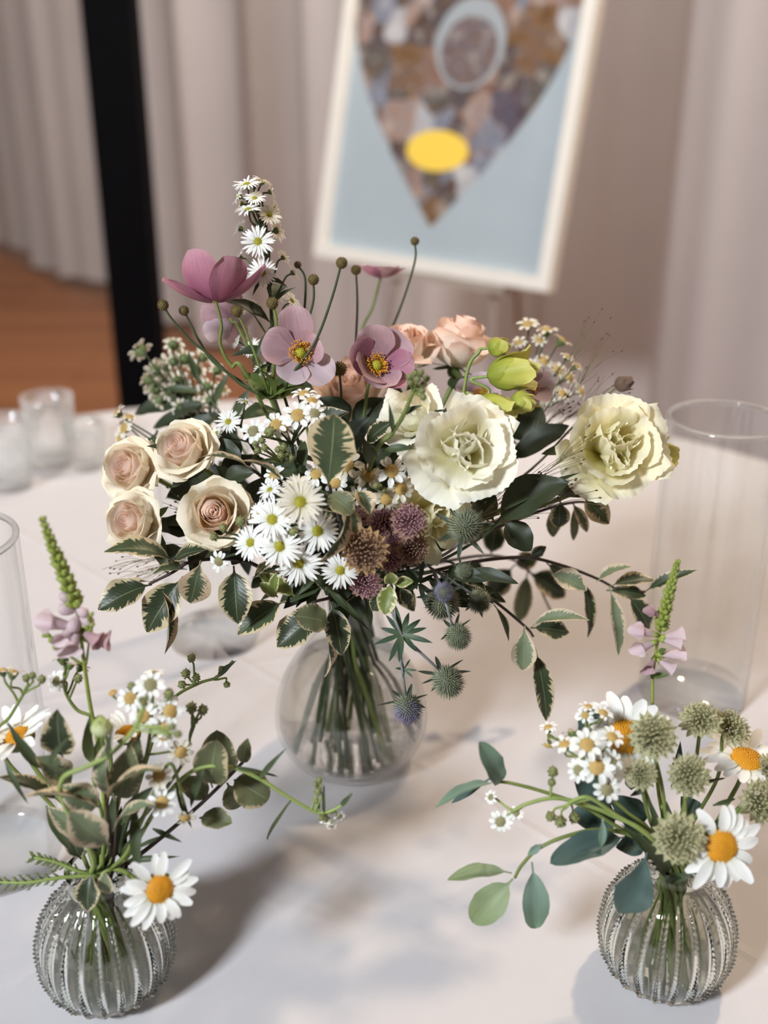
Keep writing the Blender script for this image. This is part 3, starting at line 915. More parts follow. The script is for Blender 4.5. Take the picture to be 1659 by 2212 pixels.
OX_RAYS = [ray_mesh('ray', M_white, 1.0, 0.135, d, 0.33, i+30, 6, 9, u_, 0.3) for i, (d, u_) in enumerate(((-8, 8), (-20, 12), (6, 4), (-30, 10)))]
OX_DISC = disc_mesh('oxeye_disc', M_orange, 0.36, 0.16, 210, 0.0225, 1.3)
OX_CUP = cup_mesh('oxeye_cup', M_calyx, 0.37, 0.30)

def daisy(parent, p, R, axis, kind, seed, single=False, nray=None, gap=0.0, ragged=0.1, lift=0.0):
    """a flower head as a part (its disc) with ray petals, all placed on axis at p"""
    r = random.Random(seed)
    rays, disc, cup, n0 = {'aster': (ASTER_RAYS, ASTER_DISC, ASTER_CUP, 26), 'asterc': (ASTER_RAYS_C, ASTER_DISC, ASTER_CUP, 26), 'sn': (SN_RAYS, SN_DISC, SN_CUP, 9), 'sns': (SN_RAYS, SN_DISC_S, SN_CUP, 10),
                           'snc': (SN_RAYS_C, SN_DISC, SN_CUP, 9), 'ox': (OX_RAYS, OX_DISC, OX_CUP, 20)}[kind]
    n = nray or n0
    M = frame(p, axis, R, r.uniform(0, 6.28))
    h = part('flower_head', disc, parent, M)
    part('calyx', cup, h, M)
    for k in range(n):
        if r.random() < gap: continue
        a = 2*PI*(k+r.uniform(-.28, .28))/n
        s = r.uniform(1-ragged, 1+ragged*0.4)
        A = M @ Matrix.Rotation(a, 4, 'Z') @ Matrix.Rotation(r.uniform(-.14, .10)-lift, 4, 'Y') @ Matrix.Diagonal((s, 1, 1, 1)) @ Matrix.Translation((0, 0, 0.004+0.012*(k % 2)))
        part('petal', r.choice(rays), h, A)
    return h

BUD_SN = None
def bud_mesh(name, mat, tip=None):
    m = MB(); m.lathe([(0.0, 0.95), (0.35, 0.9), (0.72, 0.55), (0.8, 0.1), (0.62, -0.5), (0.25, -0.95), (0.08, -1.1)], 9)
    for k in range(18):
        a = k*2.4; z = 0.75-1.3*(k/18); q = 0.78 if z < 0.4 else 0.6
        m.octa((q*math.cos(a), q*math.sin(a), z), 0.22, (math.cos(a)*.3, math.sin(a)*.3, 1), 1.7)
    return m.mesh(name, mat)
BUD_G = bud_mesh('bud_scaly', M_budgreen)
SEED = None
def seed_mesh(name, mat, n=90, bead=0.11):
    m = MB(); m.ball((0, 0, 0), 0.92, 12, 8)
    for i in range(n):
        z = 1-2*(i+.5)/n; q = math.sqrt(1-z*z); a = i*2.39996
        m.octa((q*math.cos(a), q*math.sin(a), z), bead, (q*math.cos(a), q*math.sin(a), z), 1.0)
    return m.mesh(name, mat)
SEED_O = seed_mesh('seed_head', M_budolive)

def branch_to(parent, hub, p, axis, R, mat=M_stem, r=0.0008, drop=1.2):
    stem_tube('pedicel', [p-axis*R*0.25, p-axis*R*drop, hub.lerp(p-axis*R*drop, 0.35), hub], r, r*1.2, mat, parent, 5, 5)

# ---- leaves
def wl_oval(v): return math.sin(PI*min(1, max(0, v))**0.85)**0.75 if 0 < v < 1 else 0.0
def wl_lance(v): return math.sin(PI*min(1, v)**0.7)**1.0 if 0 < v < 1 else 0.0
def wl_round(v): return math.sin(PI*v)**0.5 if 0 < v < 1 else 0.0
def wl_obov(v): return math.sin(PI*min(1, v)**1.35)**0.75 if 0 < v < 1 else 0.0
def leaf(parent, p0, p1, width, mat, normal=(0, .35, 1), bend=0.10, fold=0.16, wave=0.10, wf=wl_oval, petiole=0.12, seed=0, nu=7, nv=17, name='leaf', roll=0.0, label=None, serr=0.0, curl=0.0):
    p0, p1 = V(p0), V(p1)
    x = p1-p0; L = x.length; x = x.normalized()
    n = D(*normal) if not isinstance(normal, Vector) else normal
    n = (n-x*n.dot(x))
    n = n.normalized() if n.length > 1e-4 else x.orthogonal()
    if roll: n = (Matrix.Rotation(roll, 3, x) @ n)
    b = n.cross(x)
    r = random.Random(seed*13+5); p_ = r.uniform(0, 6.28); p2 = r.uniform(0, 6.28)
    hw = width/2
    rows, uvs = [], []
    for j in range(nv):
        v = j/(nv-1)
        v = 0.4*v+0.6*(1-math.cos(PI*v))/2
        q = (v-petiole)/(1-petiole)
        w_ = max(wf(q) if q > 0 else 0.0, 0.0)*hw
        w_ = max(w_, 0.0006 if v < 0.9 else 0.0)
        c = p0+x*(L*v)+n*(L*bend*4*v*(1-v)*(1 if bend >= 0 else 1)) - n*(L*curl*v*v)
        row, ur = [], []
        for i in range(nu):
            u = -1+2*i/(nu-1)
            ww = w_*(1+0.028*math.sin(v*19+p2+u)+0.015*math.sin(v*37+p_*2-u*2)+serr*math.sin(v*52+p_)*(abs(u) > .9))
            off = abs(u)*ww*fold*2 + wave*hw*u*math.sin(v*9+p_)*min(1, w_/hw*1.2) + wave*0.7*hw*abs(u)**2*math.sin(v*15+p2)
            row.append(c+b*(u*ww*math.cos(fold))+n*off)
            ur.append((0.5+0.5*u, max(0.0, q)))
        rows.append(row); uvs.append(ur)
    m = MB(); m.quad_grid(rows, uvs)
    return part(name, m.mesh(name, mat), parent, None, label)
def leafp(parent, a, bq, y0, y1, wpx, mat, **kw):
    p0, p1 = W(a[0], a[1], y0), W(bq[0], bq[1], y1)
    return leaf(parent, p0, p1, S(wpx, (p0+p1)/2), mat, **kw)

# ---- astrantia
def pins_mesh(name, mat, n=85, seed=1, dome=0.62, spread=0.80, r=0.013):
    m = MB(); rn = random.Random(seed)
    for i in range(n):
        q = math.sqrt((i+.5)/n); a = i*2.39996+rn.uniform(-.2, .2)
        tilt = q*1.25
        L = 0.76+rn.uniform(-.08, .08)
        d = V((math.sin(tilt)*math.cos(a), math.sin(tilt)*math.sin(a), math.cos(tilt)*.8))
        m.tube([V((0, 0, 0.05)), d*L], r*0.7, r, 3, False)
    return m.mesh(name, mat)
def heads_mesh(name, mat, n=85, seed=1):
    m = MB(); rn = random.Random(seed); r2 = random.Random(seed+5)
    for i in range(n):
        q = math.sqrt((i+.5)/n); a = i*2.39996+rn.uniform(-.2, .2)
        tilt = q*1.25; L = 0.76+rn.uniform(-.08, .08)
        d = V((math.sin(tilt)*math.cos(a), math.sin(tilt)*math.sin(a), math.cos(tilt)*.8))
        o_ = d.orthogonal().normalized(); e = d.cross(o_)
        for k in range(4):
            b_ = r2.uniform(0, 6.28)
            m.octa(d*(L+r2.uniform(-.03, .03))+(o_*math.cos(b_)+e*math.sin(b_))*0.034, 0.024, d, 1.0)
    return m.mesh(name, mat)
AST = {}
for key, pm, hm in (('m', M_pin_m, M_pinhead_m), ('b', M_pin_b, M_pinhead_b), ('g', M_pin_g, M_pinhead_g)):
    AST[key] = (pins_mesh('florets', pm, 130, 3), heads_mesh('floret_tips', hm, 130, 3))
def bract_mesh(name, mat, seed):
    m = MB(); r = random.Random(seed)
    petal(m, 0.78, 0.17, lambda v: 24-22*v+r.uniform(-3, 3), lambda v: max(0.0, min(1, .45+1.3*v)*(1 if v < .55 else 1-((v-.55)/.45)**1.3)), 0.12, 0, 0.4, 0, 0.0, 2, 0, -0.02, r, 5, 8)
    return m.mesh(name, mat)
BR = {'m': [bract_mesh('bract', M_brac_m, s) for s in (1, 2)], 'b': [bract_mesh('bract', M_brac_b, s) for s in (3, 4)], 'g': [bract_mesh('bract', M_brac_g, s) for s in (5, 6)]}
def astrantia(parent, p, R, axis, key, seed, nb=18, bkey=None):
    r = random.Random(seed)
    M = frame(p-axis*R*0.25, axis, R, r.uniform(0, 6.28))
    h = part('flower_head', AST[key][0], parent, M, kind='stuff')
    part('florets', AST[key][1], h, M, kind='stuff')
    for k in range(nb):
        A = M @ Matrix.Rotation(2*PI*(k+r.uniform(-.2, .2))/nb, 4, 'Z') @ Matrix.Rotation(r.uniform(-.12, .12), 4, 'Y') @ Matrix.Translation((0, 0, -0.01*(k % 2)))
        part('bract', r.choice(BR[bkey or key]), h, A)
    return h

# ---- sea holly
def holly_mesh(name, mat, n=230, sq=1.15, z0=-1.0, z1=1.0, h=0.30):
    m = MB(); rn = random.Random(7)
    if z0 <= -1: m.ball((0, 0, 0), 0.80, 14, 10, (1, 1, sq))
    for i in range(n):
        z = 1-2*(i+.5)/n
        if not z0 <= z <= z1: continue
        q = math.sqrt(1-z*z); a = i*2.39996
        d = V((q*math.cos(a), q*math.sin(a), z*sq*0.9+rn.uniform(0, .25)))
        m.spike(V((q*math.cos(a), q*math.sin(a), z*sq))*0.76, d, h*rn.uniform(.8, 1.35), 0.042)
    return m.mesh(name, mat)
HOLLY = holly_mesh('thistle_cone', M_holly)
HOLLY_T = holly_mesh('thistle_points', M_holly_tip, 420, 1.15, -0.95, 1.0, 0.46)
HOLLY_V = holly_mesh('thistle_violet', M_holly_v, 420, 1.15, 0.0, 1.0, 0.48)
HOLLY_VA = holly_mesh('thistle_violet_all', M_holly_v, 330, 1.15, -0.98, 1.0, 0.36)
def seaholly(parent, p, R, axis, seed, violet=0, nb=6, blen=1.5):
    r = random.Random(seed)
    M = frame(p, axis, R, r.uniform(0, 6.28))
    h = part('thistle_cone', HOLLY, parent, M)
    part('spines', {0: HOLLY_T, 1: HOLLY_V, 2: HOLLY_VA}[violet], h, M, kind='stuff')
    if violet == 1: part('spines', HOLLY_T, h, M @ Matrix.Scale(.97, 4), kind='stuff')
    for k in range(nb):
        m = MB(); a = 2*PI*(k+r.uniform(-.25, .25))/nb
        petal(m, blen*r.uniform(.75, 1.15), 0.17, lambda v, s=r.uniform(-25, 20): s+14*v, wf_point, 0.45, a, 0.25, 0, 0.02, 2, 0, -0.75, r, 4, 8)
        part('bract', m.mesh('bract', M_holly_lf), h, M)
    return h

# ---- anemone bloom
def anemone(parent, p, R, axis, mats, seed, n=6, f0=20, f1=50, cu=20, roll=0.0, closed=None, stamens=True, wd=0.52):
    r = random.Random(seed)
    M = frame(p, axis, R, roll)
    m = MB(); m.ball((0, 0, 0.10), 0.13, 12, 8, (1, 1, .9))
    for i in range(60):
        z = 1-1.2*(i+.5)/60; q = math.sqrt(max(0, 1-z*z)); a = i*2.4
        m.octa((q*math.cos(a)*.13, q*math.sin(a)*.13, 0.10+z*.12), 0.016, (q*math.cos(a), q*math.sin(a), z), 1.2)
    h = part('bloom', m.mesh('bloom_eye', M_yelgreen), parent, M)
    if stamens:
        m = MB()
        for i in range(95):
            a = i*2.4; q = r.uniform(.17, .30); z = 0.12+0.16*r.random()
            e = V((q*math.cos(a), q*math.sin(a), z))
            m.tube([V((.10*math.cos(a), .10*math.sin(a), .04)), e], 0.006, 0.006, 3, False)
            m.octa(e, 0.021, (math.cos(a), math.sin(a), .6), 1.7)
        part('stamens', m.mesh('stamens', M_gold), h, M, kind='stuff')
    for k in range(n):
        cc = closed[k] if closed else (0, 0, 1)
        m = MB()
        g0, g1, c_ = f0+cc[0]+r.uniform(-4, 4), f1+cc[1]+r.uniform(-5, 5), cu*r.uniform(.6, 1.4)
        petal(m, 1.02*cc[2]*r.uniform(.94, 1.05), wd*r.uniform(.92, 1.08), lambda v: lerp(g0, g1, v)-c_*max(0, v-.75)/.25, wf_round, 0.06, 2*PI*(k+r.uniform(-.08, .08))/n, 0.75, 0.10, 0.028, 1.6, 0.02, -0.01*(k % 2), r, 9, 12)
        part('petal', m.mesh('petal', mats[k % len(mats)]), h, M)
    return h

# ---- lisianthus bud (axis z, unit length about 1)
def lbud(parent, p, L, axis, seed, fat=0.42, openq=0.0):
    r = random.Random(seed)
    M = frame(p, axis, L, r.uniform(0, 6))
    m = MB(); rows = []
    for j in range(15):
        v = j/14
        rad = fat*(math.sin(PI*min(1, v*0.93+.05)**0.8))**0.9*(1-openq*0)
        rad = max(rad, 0.10*openq if v > .8 else 0.02)
        row = []
        for i in range(20):
            a = 2*PI*i/20
            rr = rad*(1+0.10*math.sin(4*a+v*5.5))
            row.append((rr*math.cos(a), rr*math.sin(a), v))
        rows.append(row)
    m.quad_grid(rows, close_u=True)
    h = part('bud', m.mesh('bud', M_gbud), parent, M)
    for k in range(3):
        m = MB()
        petal(m, 1.05, 0.34, lambda v: lerp(28, 108, min(1, v*1.15))-(90*openq)*max(0, v-.72)/.28, wf_fan, 0.03, 2*PI*k/3+.4, fat*0.95, 0.35, 0.02+.05*openq, 2, 0.0, 0.0, r, 7, 9)
        part('petal', m.mesh('petal', M_gbud), h, M)
    for k in range(4):
        m = MB()
        petal(m, 0.5, 0.06, lambda v: lerp(30, 75, v), wf_point, 0.05, 2*PI*k/4, 0.3, 0, 0, 2, 0, -.02, r, 3, 6)
        part('sepal', m.mesh('sepal', M_calyx), h, M)
    return h

# ---- obedient plant: scaly spike, lipped tubes
def tube_flower_mesh(name, mat):
    m = MB(); rows = []; uvs = []
    for j in range(9):
        v = j/8
        row, ur = [], []
        rad = 0.10+0.20*v**1.2+(0.08*max(0, v-.8)/.2)
        for i in range(14):
            a = 2*PI*i/14
            k = 1+0.22*max(0, v-.7)/.3*math.sin(3*a+1)
            lip = 0.18*max(0, v-.75)/.25*math.cos(a)
            row.append((rad*k*math.cos(a), rad*k*0.9*math.sin(a), v+lip-0.12*v*v*0))
            ur.append((i/14, v))
        rows.append(row); uvs.append(ur)
    m.quad_grid(rows, uvs, True)
    return m.mesh(name, mat)
TUBE, TUBE_D = tube_flower_mesh('floret', M_phys), tube_flower_mesh('floret_dark', M_phys_dk)
def spike_bud_mesh():
    m = MB(); m.lathe([(0.0, 1.0), (0.22, 0.85), (0.36, 0.5), (0.33, 0.2), (0.15, 0.0)], 8)
    for k in range(4):
        a = k*PI/2; m.octa((0.22*math.cos(a), 0.22*math.sin(a), 0.8), 0.10, (math.cos(a)*.3, math.sin(a)*.3, 1), 2.2)
    return m.mesh('spike_bud', M_spike)
SPB = spike_bud_mesh()
PODM = None
def pod_mesh(mat, name):
    m = MB(); m.lathe([(0.0, 1.05), (0.26, 0.98), (0.42, 0.7), (0.38, 0.35), (0.2, 0.0)], 10); return m.mesh(name, mat)
POD = pod_mesh(M_phys, 'pink_bud')
def physostegia(label, pts, blooms, vase, r=0.0012, tiers=15, b0=0.0042, b1=0.009, start=0.0, stop=0.75, pods=(), group=None, tall=None):
    """pts from tip to base in the world; blooms: (fraction along, side angle, scale, dark)"""
    sp_ = spline(pts, 14)
    tail = into_vase(pts[-1], vase)
    o = thing('obedient_plant', label, 'flower', tail[-1], group)
    stem_tube('stem', pts+tail, r*0.55, r*1.35, M_spike, o, 8, 7)
    n = len(sp_)
    rn = random.Random(len(label))
    for k in range(tiers):
        t = start+(stop-start)*k/(tiers-1)
        f = t*(n-1); i = min(n-2, int(f)); p = sp_[i].lerp(sp_[i+1], f-i)
        ax = (sp_[i]-sp_[i+1]).normalized()
        s = lerp(b0, b1, min(1, k/(tiers*0.75)))
        x = ax.orthogonal().normalized(); y = ax.cross(x)
        for q in range(4 if k % 2 == 0 else 4):
            a = q*PI/2+(PI/4 if k % 2 else 0)+rn.uniform(-.15, .15)
            side = x*math.cos(a)+y*math.sin(a)
            d = (ax*1.1+side*(0.5+0.5*k/tiers)).normalized()
            part('bud', SPB, o, frame(p+side*r*0.5, d, s*rn.uniform(.85, 1.1), rn.uniform(0, 6)))
    for (t, ang, s, dark) in blooms:
        f = t*(n-1); i = min(n-2, int(f)); p = sp_[i].lerp(sp_[i+1], f-i)
        d = D(math.cos(ang[0]), math.sin(ang[0]), ang[1])
        part('floret', TUBE_D if dark else TUBE, o, frame(p+d*r, d, s, PI/2))
        m = MB(); m.tube([p, p+d*s*0.35], s*0.10, s*0.15, 7); part('calyx', m.mesh('calyx', M_spike), o)
    for (t, ang, s) in pods:
        f = t*(n-1); i = min(n-2, int(f)); p = sp_[i].lerp(sp_[i+1], f-i)
        d = D(math.cos(ang[0]), math.sin(ang[0]), ang[1])
        part('bud', POD, o, frame(p+d*r, d, s))
    return o

# ================================================================ the centrepiece
# ---- cream-blush roses
GR = 'cream roses in the centrepiece'
add_rose('cream rose with a tight pink-tinged heart, topmost of the four', 397, 972, -0.060, 152, (-.28, .34, .85), 11, 'blush', 1.0, 24, group=GR)
add_rose('cream rose tilted outward, between the topmost rose and the lowest one', 283, 1012, -0.035, 150, (-.30, .16, .9), 12, 'blush', 1.05, 24, group=GR)
add_rose('cream rose with long folded petals resting on a variegated leaf', 289, 1126, -0.065, 150, (-.34, .10, .9), 13, 'blush', 1.0, 22, group=GR)
add_rose('wide open cream rose with ochre stained inner petals beside the white asters', 467, 1110, -0.085, 166, (-.02, .14, .95), 14, 'blush', 1.25, 24, group=GR, ochre=True)
# ---- peach roses
GP = 'peach roses at the back of the centrepiece'
add_rose('round peach rose opening upward just behind the cupped mauve anemone', 872, 752, 0.055, 160, (-.08, .80, .55), 21, 'peach', 0.85, 22, group=GP)
add_rose('peach rose with greenish outer petals behind the lime buds', 993, 746, 0.065, 164, (.22, .88, .32), 22, 'peach', 0.8, 20, group=GP, sc_z=1.15)
add_rose('shaded peach rose sunk low behind the anemones', 758, 848, 0.06, 180, (-.1, .5, .8), 23, 'peach', 1.1, 20, group=GP)
# ---- lisianthus
GL = 'cream ruffled lisianthus'
add_rose('large cream lisianthus with ruffled petals in the middle of the bouquet', 1003, 968, -0.085, 212, (.02, .12, 1), 31, 'lisi', 1.15, 15, 0.45, GL)
add_rose('half hidden cream lisianthus tucked behind the large ruffled one', 893, 905, -0.04, 150, (-.45, .35, .75), 32, 'lisi', 1.0, 13, 0.45, GL)
add_rose('primrose lisianthus reaching out on its own towards the tall glass cylinder', 1322, 968, -0.045, 216, (.08, .16, .95), 33, 'lisiy', 1.1, 16, 0.45, GL)
add_rose('primrose lisianthus half hidden behind the mauve astrantia', 925, 1122, -0.07, 168, (.25, -.05, .95), 34, 'lisiy', 1.3, 12, 0.40, GL)

# ---- lisianthus buds
def bud_stem(label, buds, joint, y, group):
    jp = W(joint[0], joint[1], y)
    pts = [jp]+into_vase(jp)
    o = thing('lisianthus_bud', label, 'flower', pts[-1], group)
    stem_tube('stem', pts, 0.0014, 0.0017, M_stem, o)
    for k, (bx, by, L, ax, fat, op, mid) in enumerate(buds):
        p = W(bx, by, y-0.01*k); a = D(*ax); l = S(L, p)
        b0 = p-a*l*0.5
        lbud(o, b0, l, a, k+3, fat, op)
        stem_tube('pedicel', [b0+a*l*0.03, b0-a*l*0.35]+[W(mx_, my_, y-0.01*k) for mx_, my_ in mid]+[jp], 0.0011, 0.0012, M_stem_lt, o, 7)
    return o
bud_stem('spray of lime green lisianthus buds above the large cream bloom', [
    (1079, 749, 50, (1, .1, .2), .42, 0.0, ((1035, 760), (1010, 800))),
    (1110, 803, 112, (.95, .16, .15), .33, 0.8, ((1056, 842), (1040, 870))),
    (1131, 869, 56, (.95, -.15, .3), .44, 0.0, ((1085, 860), (1045, 880))),
    (1075, 884, 92, (.85, -.5, .3), .30, 0.8, ((1038, 868), (1030, 885)))], (990, 850+90), -0.02, 'lime lisianthus buds')
bud_stem('single lime lisianthus bud peeping out beside the outermost primrose bloom', [
    (1424, 985, 90, (.85, .30, .1), .42, 0.4, ((1370, 1010),))], (1300, 1040), -0.015, 'lime lisianthus buds')

# ---- branches: twig and leaves
def branch(label, twig, leaves, y0, mat_twig=M_twig, r0=0.0009, r1=0.0017, vase='main', group='variegated leaf branches', name='variegated_branch', end=True, cat='leaf branch'):
    P = [W(a, b_, y) for a, b_, y in twig]
    full = P+(into_vase(P[-1], vase) if end else [])
    o = thing(name, label, cat, full[-1], group)
    stem_tube('twig', full, r0, r1, mat_twig, o)
    for k, lf in enumerate(leaves):
        a, b_, y1, y2, wd, mat = lf[:6]
        kw = dict(seed=k+len(label)); kw.update(lf[6] if len(lf) > 6 else {})
        leafp(o, a, b_, y1, y2, wd, mat, **kw)
    return o
def greenery(label, twig, leaves, group='plain green foliage stems', name='foliage_stem', mat=M_stem_dk):
    return branch(label, twig, leaves, 0, mat, group=group, name=name)
# ---- anemones
def anem_thing(label, base, y, R, axis, mats, seed, via, group='mauve Japanese anemones', stem_mat=M_stem, **kw):
    p = W(base[0], base[1], y); ax = D(*axis); r = S(R, p)
    pts = [p+ax*r*0.02]+[W(a, b_, y+dy) for a, b_, dy in via]
    pts += into_vase(pts[-1])
    o = thing('anemone', label, 'flower', pts[-1], group)
    anemone(o, p, r, ax, mats, seed, **kw)
    stem_tube('stem', pts, 0.0010, 0.0016, stem_mat, o)
    return o
o = anem_thing('deep pink anemone cupped upright, tallest of the pink blooms', (466, 652), -0.02, 122, (-.02, 1, -.06), [M_anem_dk], 41,
    [(478, 700, 0), (476, 745, 0), (500, 790, 0), (545, 832, 0)], n=6, f0=8, f1=96, cu=10, closed=[(2, -22, 1.06), (10, 4, 1.0), (12, 2, 1.14), (-6, -44, 1.0), (4, 2, 1.0), (2, -14, 1.02)], roll=0.1, stamens=False, wd=0.38)
# its side shoots with bare seed heads and the leafy collar
def seedhead(o, px, py, y, rpx, via, end, mat=M_stem_dk, r=0.0008):
    p = W(px, py, y); R = S(rpx, p)
    part('seed_head', SEED_O, o, frame(p, (0, 0, 1), R))
    stem_tube('pedicel', [p]+[W(a, b_, y) for a, b_ in via]+[end], r*0.9, r*1.3, mat, o, 7, 6)
hub = W(585, 862, -0.02)
seedhead(o, 352, 659, -0.02, 12, [(372, 690), (415, 738), (450, 765), (520, 830)], hub)
seedhead(o, 397, 671, -0.01, 11, [(415, 705), (430, 735), (470, 790)], hub)
seedhead(o, 511, 672, -0.03, 13, [(535, 725), (560, 790)], hub, M_stem)
seedhead(o, 588, 655, -0.03, 13, [(598, 700), (594, 770)], hub, M_stem, 0.0011)
for k, (ex, ey) in enumerate(((520, 805), (545, 838), (560, 800), (640, 850), (655, 835), (560, 870))):
    leaf(o, hub, W(ex, ey, -0.02-0.01*(k % 3)), 0.011, M_bract_lf, (0, .6, .8), 0.12, 0.2, 0.15, wl_lance, 0.05, k, 5, 9, 'bract_leaf', serr=0.3)
anem_thing('pink anemone half hidden beneath the tall cupped one', (498, 690), 0.02, 62, (-.35, .25, -.6), [M_anem, M_anem_pl], 42, [(540, 760, 0)], n=5, f0=10, f1=30, cu=10, stamens=False)
anem_thing('mauve anemone in full face with one petal standing up like a flag', (648, 764), -0.035, 90, (.18, .05, .95), [M_anem, M_anem, M_anem_pl, M_anem_pl, M_anem], 43, [(640, 830, .03)], n=5, f0=6, f1=16, cu=18, roll=0.12, closed=[(0, 0, 1.1), (0, 0, .9), (0, 0, .75), (0, 6, .95), (30, 40, .62)], wd=0.46)
anem_thing('bowl shaped mauve anemone with golden stamens before the peach rose', (812, 792), -0.04, 86, (.22, .16, .92), [M_anem, M_anem_dk, M_anem], 44, [(790, 870, .03)], n=6, f0=18, f1=46, cu=22, roll=0.2, closed=[(0, 0, 1), (4, 4, .9), (14, 16, .75), (4, 8, .8), (-4, -8, .95), (-6, -8, 1)], wd=0.58)
anem_thing('soft pink anemone floating on a thin stalk far behind the rest', (822, 600), 0.17, 58, (.05, .85, .2), [M_anem_dk, M_anem, M_anem_pl], 45, [(806, 660, 0), (770, 780, -.03)], n=5, f0=5, f1=55, cu=30, stamens=False)
anem_thing('pale lilac anemone wedged between the lime buds', (1148, 838), 0.0, 50, (.3, .2, .7), [M_anem_pl], 46, [(1100, 900, .02)], n=5, f0=20, f1=40, cu=10)
anem_thing('pale lilac anemone hidden behind the big cream bloom', (1040, 855), 0.03, 55, (-.1, .6, .6), [M_anem_pl], 47, [(1000, 930, .0)], n=5, f0=10, f1=40, cu=10)
# stalks that carry only round seed heads
def seed_stalk(label, heads, joint, y):
    jp = W(joint[0], joint[1], y)
    pts = [jp]+into_vase(jp)
    o = thing('anemone_stalk', label, 'flower', pts[-1], 'bare anemone seed stalks')
    stem_tube('stem', pts, 0.0011, 0.0015, M_stem_dk, o)
    for (px, py, r, via, dy) in heads: seedhead(o, px, py, y+dy, r, via, jp)
    return o
seed_stalk('stalk with bare brown seed heads leaning over the flag petalled anemone', [(738, 568, 12.5, [(715, 650), (680, 740), (630, 810)], -.02), (677, 604, 12, [(675, 660), (640, 760)], .02), (643, 572, 8, [(660, 610), (650, 720)], .04)], (612, 850), -0.02)
seed_stalk('thin stalks with bare seed heads before the collage board', [(769, 583, 11, [(772, 660), (768, 760)], .0), (896, 521, 9.5, [(895, 570), (855, 690), (800, 800)], .03)], (765, 900), 0.07)
seed_stalk('short stalk with one fat seed head beside the bowl shaped anemone', [(733, 797, 16, [(737, 850)], 0)], (738, 900), -0.01)

# ---- asters
def aster_thing(label, stem_pts, blooms, y, group='white asters', kindname='aster'):
    pts = [W(a, b_, y+dy) for a, b_, dy in stem_pts]
    sp_ = spline(pts, 6)
    full = pts+into_vase(pts[-1])
    o = thing(kindname, label, 'flower', full[-1], group)
    stem_tube('stem', full, 0.0010, 0.0017, M_stem_dk, o)
    clothe(o, full, len(label), 7, .5, .97, .8, (M_lance, M_lance, M_laurel))
    for k, (bx, by, d, ax, dy, kind) in enumerate(blooms):
        p = W(bx, by, y+dy); R = S(d, p)/2; a = D(*ax)
        if kind == 'bud':
            part('bud', BUD_G, o, frame(p, a, R)); hub_r = R*1.0
        else:
            daisy(o, p, R, a, kind, k*17+len(label)); hub_r = R*0.3
        hub = min(sp_, key=lambda q: (q-(p-V((0, 0, 0.02)))).length)
        q0 = p-a*hub_r
        stem_tube('pedicel', [q0, q0-a*R*0.6, hub.lerp(q0, 0.3), hub], 0.0006, 0.0008, M_stem_dk, o, 5, 5)
    return o
o = aster_thing('tall spire of white asters rising above the whole bouquet', [(548, 395, 0), (556, 450, 0), (574, 540, 0), (584, 640, 0), (590, 760, 0), (592, 860, 0)], [
    (533, 398, 66, (-.15, .75, .6), -.008, 'aster'), (566, 392, 50, (.35, .75, .3), .006, 'asterc'), (516, 424, 46, (-.8, .4, .3), 0, 'aster'), (585, 414, 44, (.85, .4, -.1), .005, 'asterc'),
    (550, 428, 52, (.1, .6, .7), -.010, 'aster'), (536, 452, 62, (-.15, .75, .55), -.012, 'aster'), (520, 440, 50, (-.7, .1, .1), .01, 'asterc'), (581, 464, 58, (.35, .35, .85), -.004, 'asterc'),
    (518, 493, 48, (-.75, .55, .0), 0, 'aster'), (598, 498, 56, (.7, .35, -.4), .008, 'asterc'), (594, 452, 46, (.8, .2, -.3), .01, 'asterc'), (557, 522, 78, (.03, .15, .97), -.014, 'aster'),
    (566, 589, 72, (-.05, .1, .95), -.014, 'aster'), (518, 555, 44, (-.7, .3, .1), .012, 'aster'), (612, 556, 40, (.6, .6, -.3), .0, 'asterc'), (634, 588, 48, (.7, .5, .0), .01, 'asterc'),
    (600, 640, 54, (.5, .5, .3), .012, 'aster'), (630, 650, 56, (.6, .4, .4), .014, 'aster'), (535, 665, 52, (-.4, .4, .5), .016, 'aster'), (622, 698, 58, (.5, .3, .6), .016, 'aster'), (545, 752, 54, (-.2, .4, .8), .01, 'aster'), (512, 738, 36, (-.7, .3, .3), .01, 'aster'), (570, 800, 50, (0, .5, .8), .0, 'aster')], 0.012)
for k, (a, b_) in enumerate((((578, 600), (622, 622)), ((582, 580), (545, 640)), ((588, 700), (545, 800)), ((590, 660), (640, 620)), ((570, 500), (575, 480)), ((592, 780), (530, 830)))):
    leafp(o, a, b_, 0.012, 0.0, 12, M_lance, wf=wl_lance, seed=k, bend=.12, nu=5, nv=9)
o = aster_thing('dense cluster of large white asters at the heart of the bouquet', [(648, 1110, 0.02), (655, 1190, 0.03), (690, 1260, 0.045)], [
    (588, 1122, 106, (-.15, .20, .95), -.010, 'aster'), (649, 1085, 116, (.02, .22, .95), -.022, 'asterc'), (686, 1147, 104, (.12, .05, .95), -.006, 'aster'), (541, 1172, 84, (-.30, -.02, .92), -.006, 'aster'),
    (604, 1180, 104, (-.05, -.06, .97), -.014, 'aster'), (645, 1216, 108, (.06, -.20, .95), -.010, 'aster'), (735, 1232, 92, (.10, -.18, .95), -.006, 'aster'), (643, 1050, 70, (-.05, .6, .7), .0, 'asterc'),
    (583, 1058, 60, (-.35, .5, .7), .006, 'aster'), (560, 1105, 60, (-.6, .3, .6), .01, 'aster'), (634, 1149, 26, (0, .1, 1), -.012, 'bud')], -0.115)
for k, (a, b_) in enumerate((((680, 1250), (600, 1262)), ((690, 1255), (800, 1365)), ((690, 1240), (640, 1290)), ((700, 1260), (760, 1330)))):
    leafp(o, a, b_, -0.08, -0.09, 16, M_lance, wf=wl_lance, seed=k, bend=.1, nu=5, nv=9)
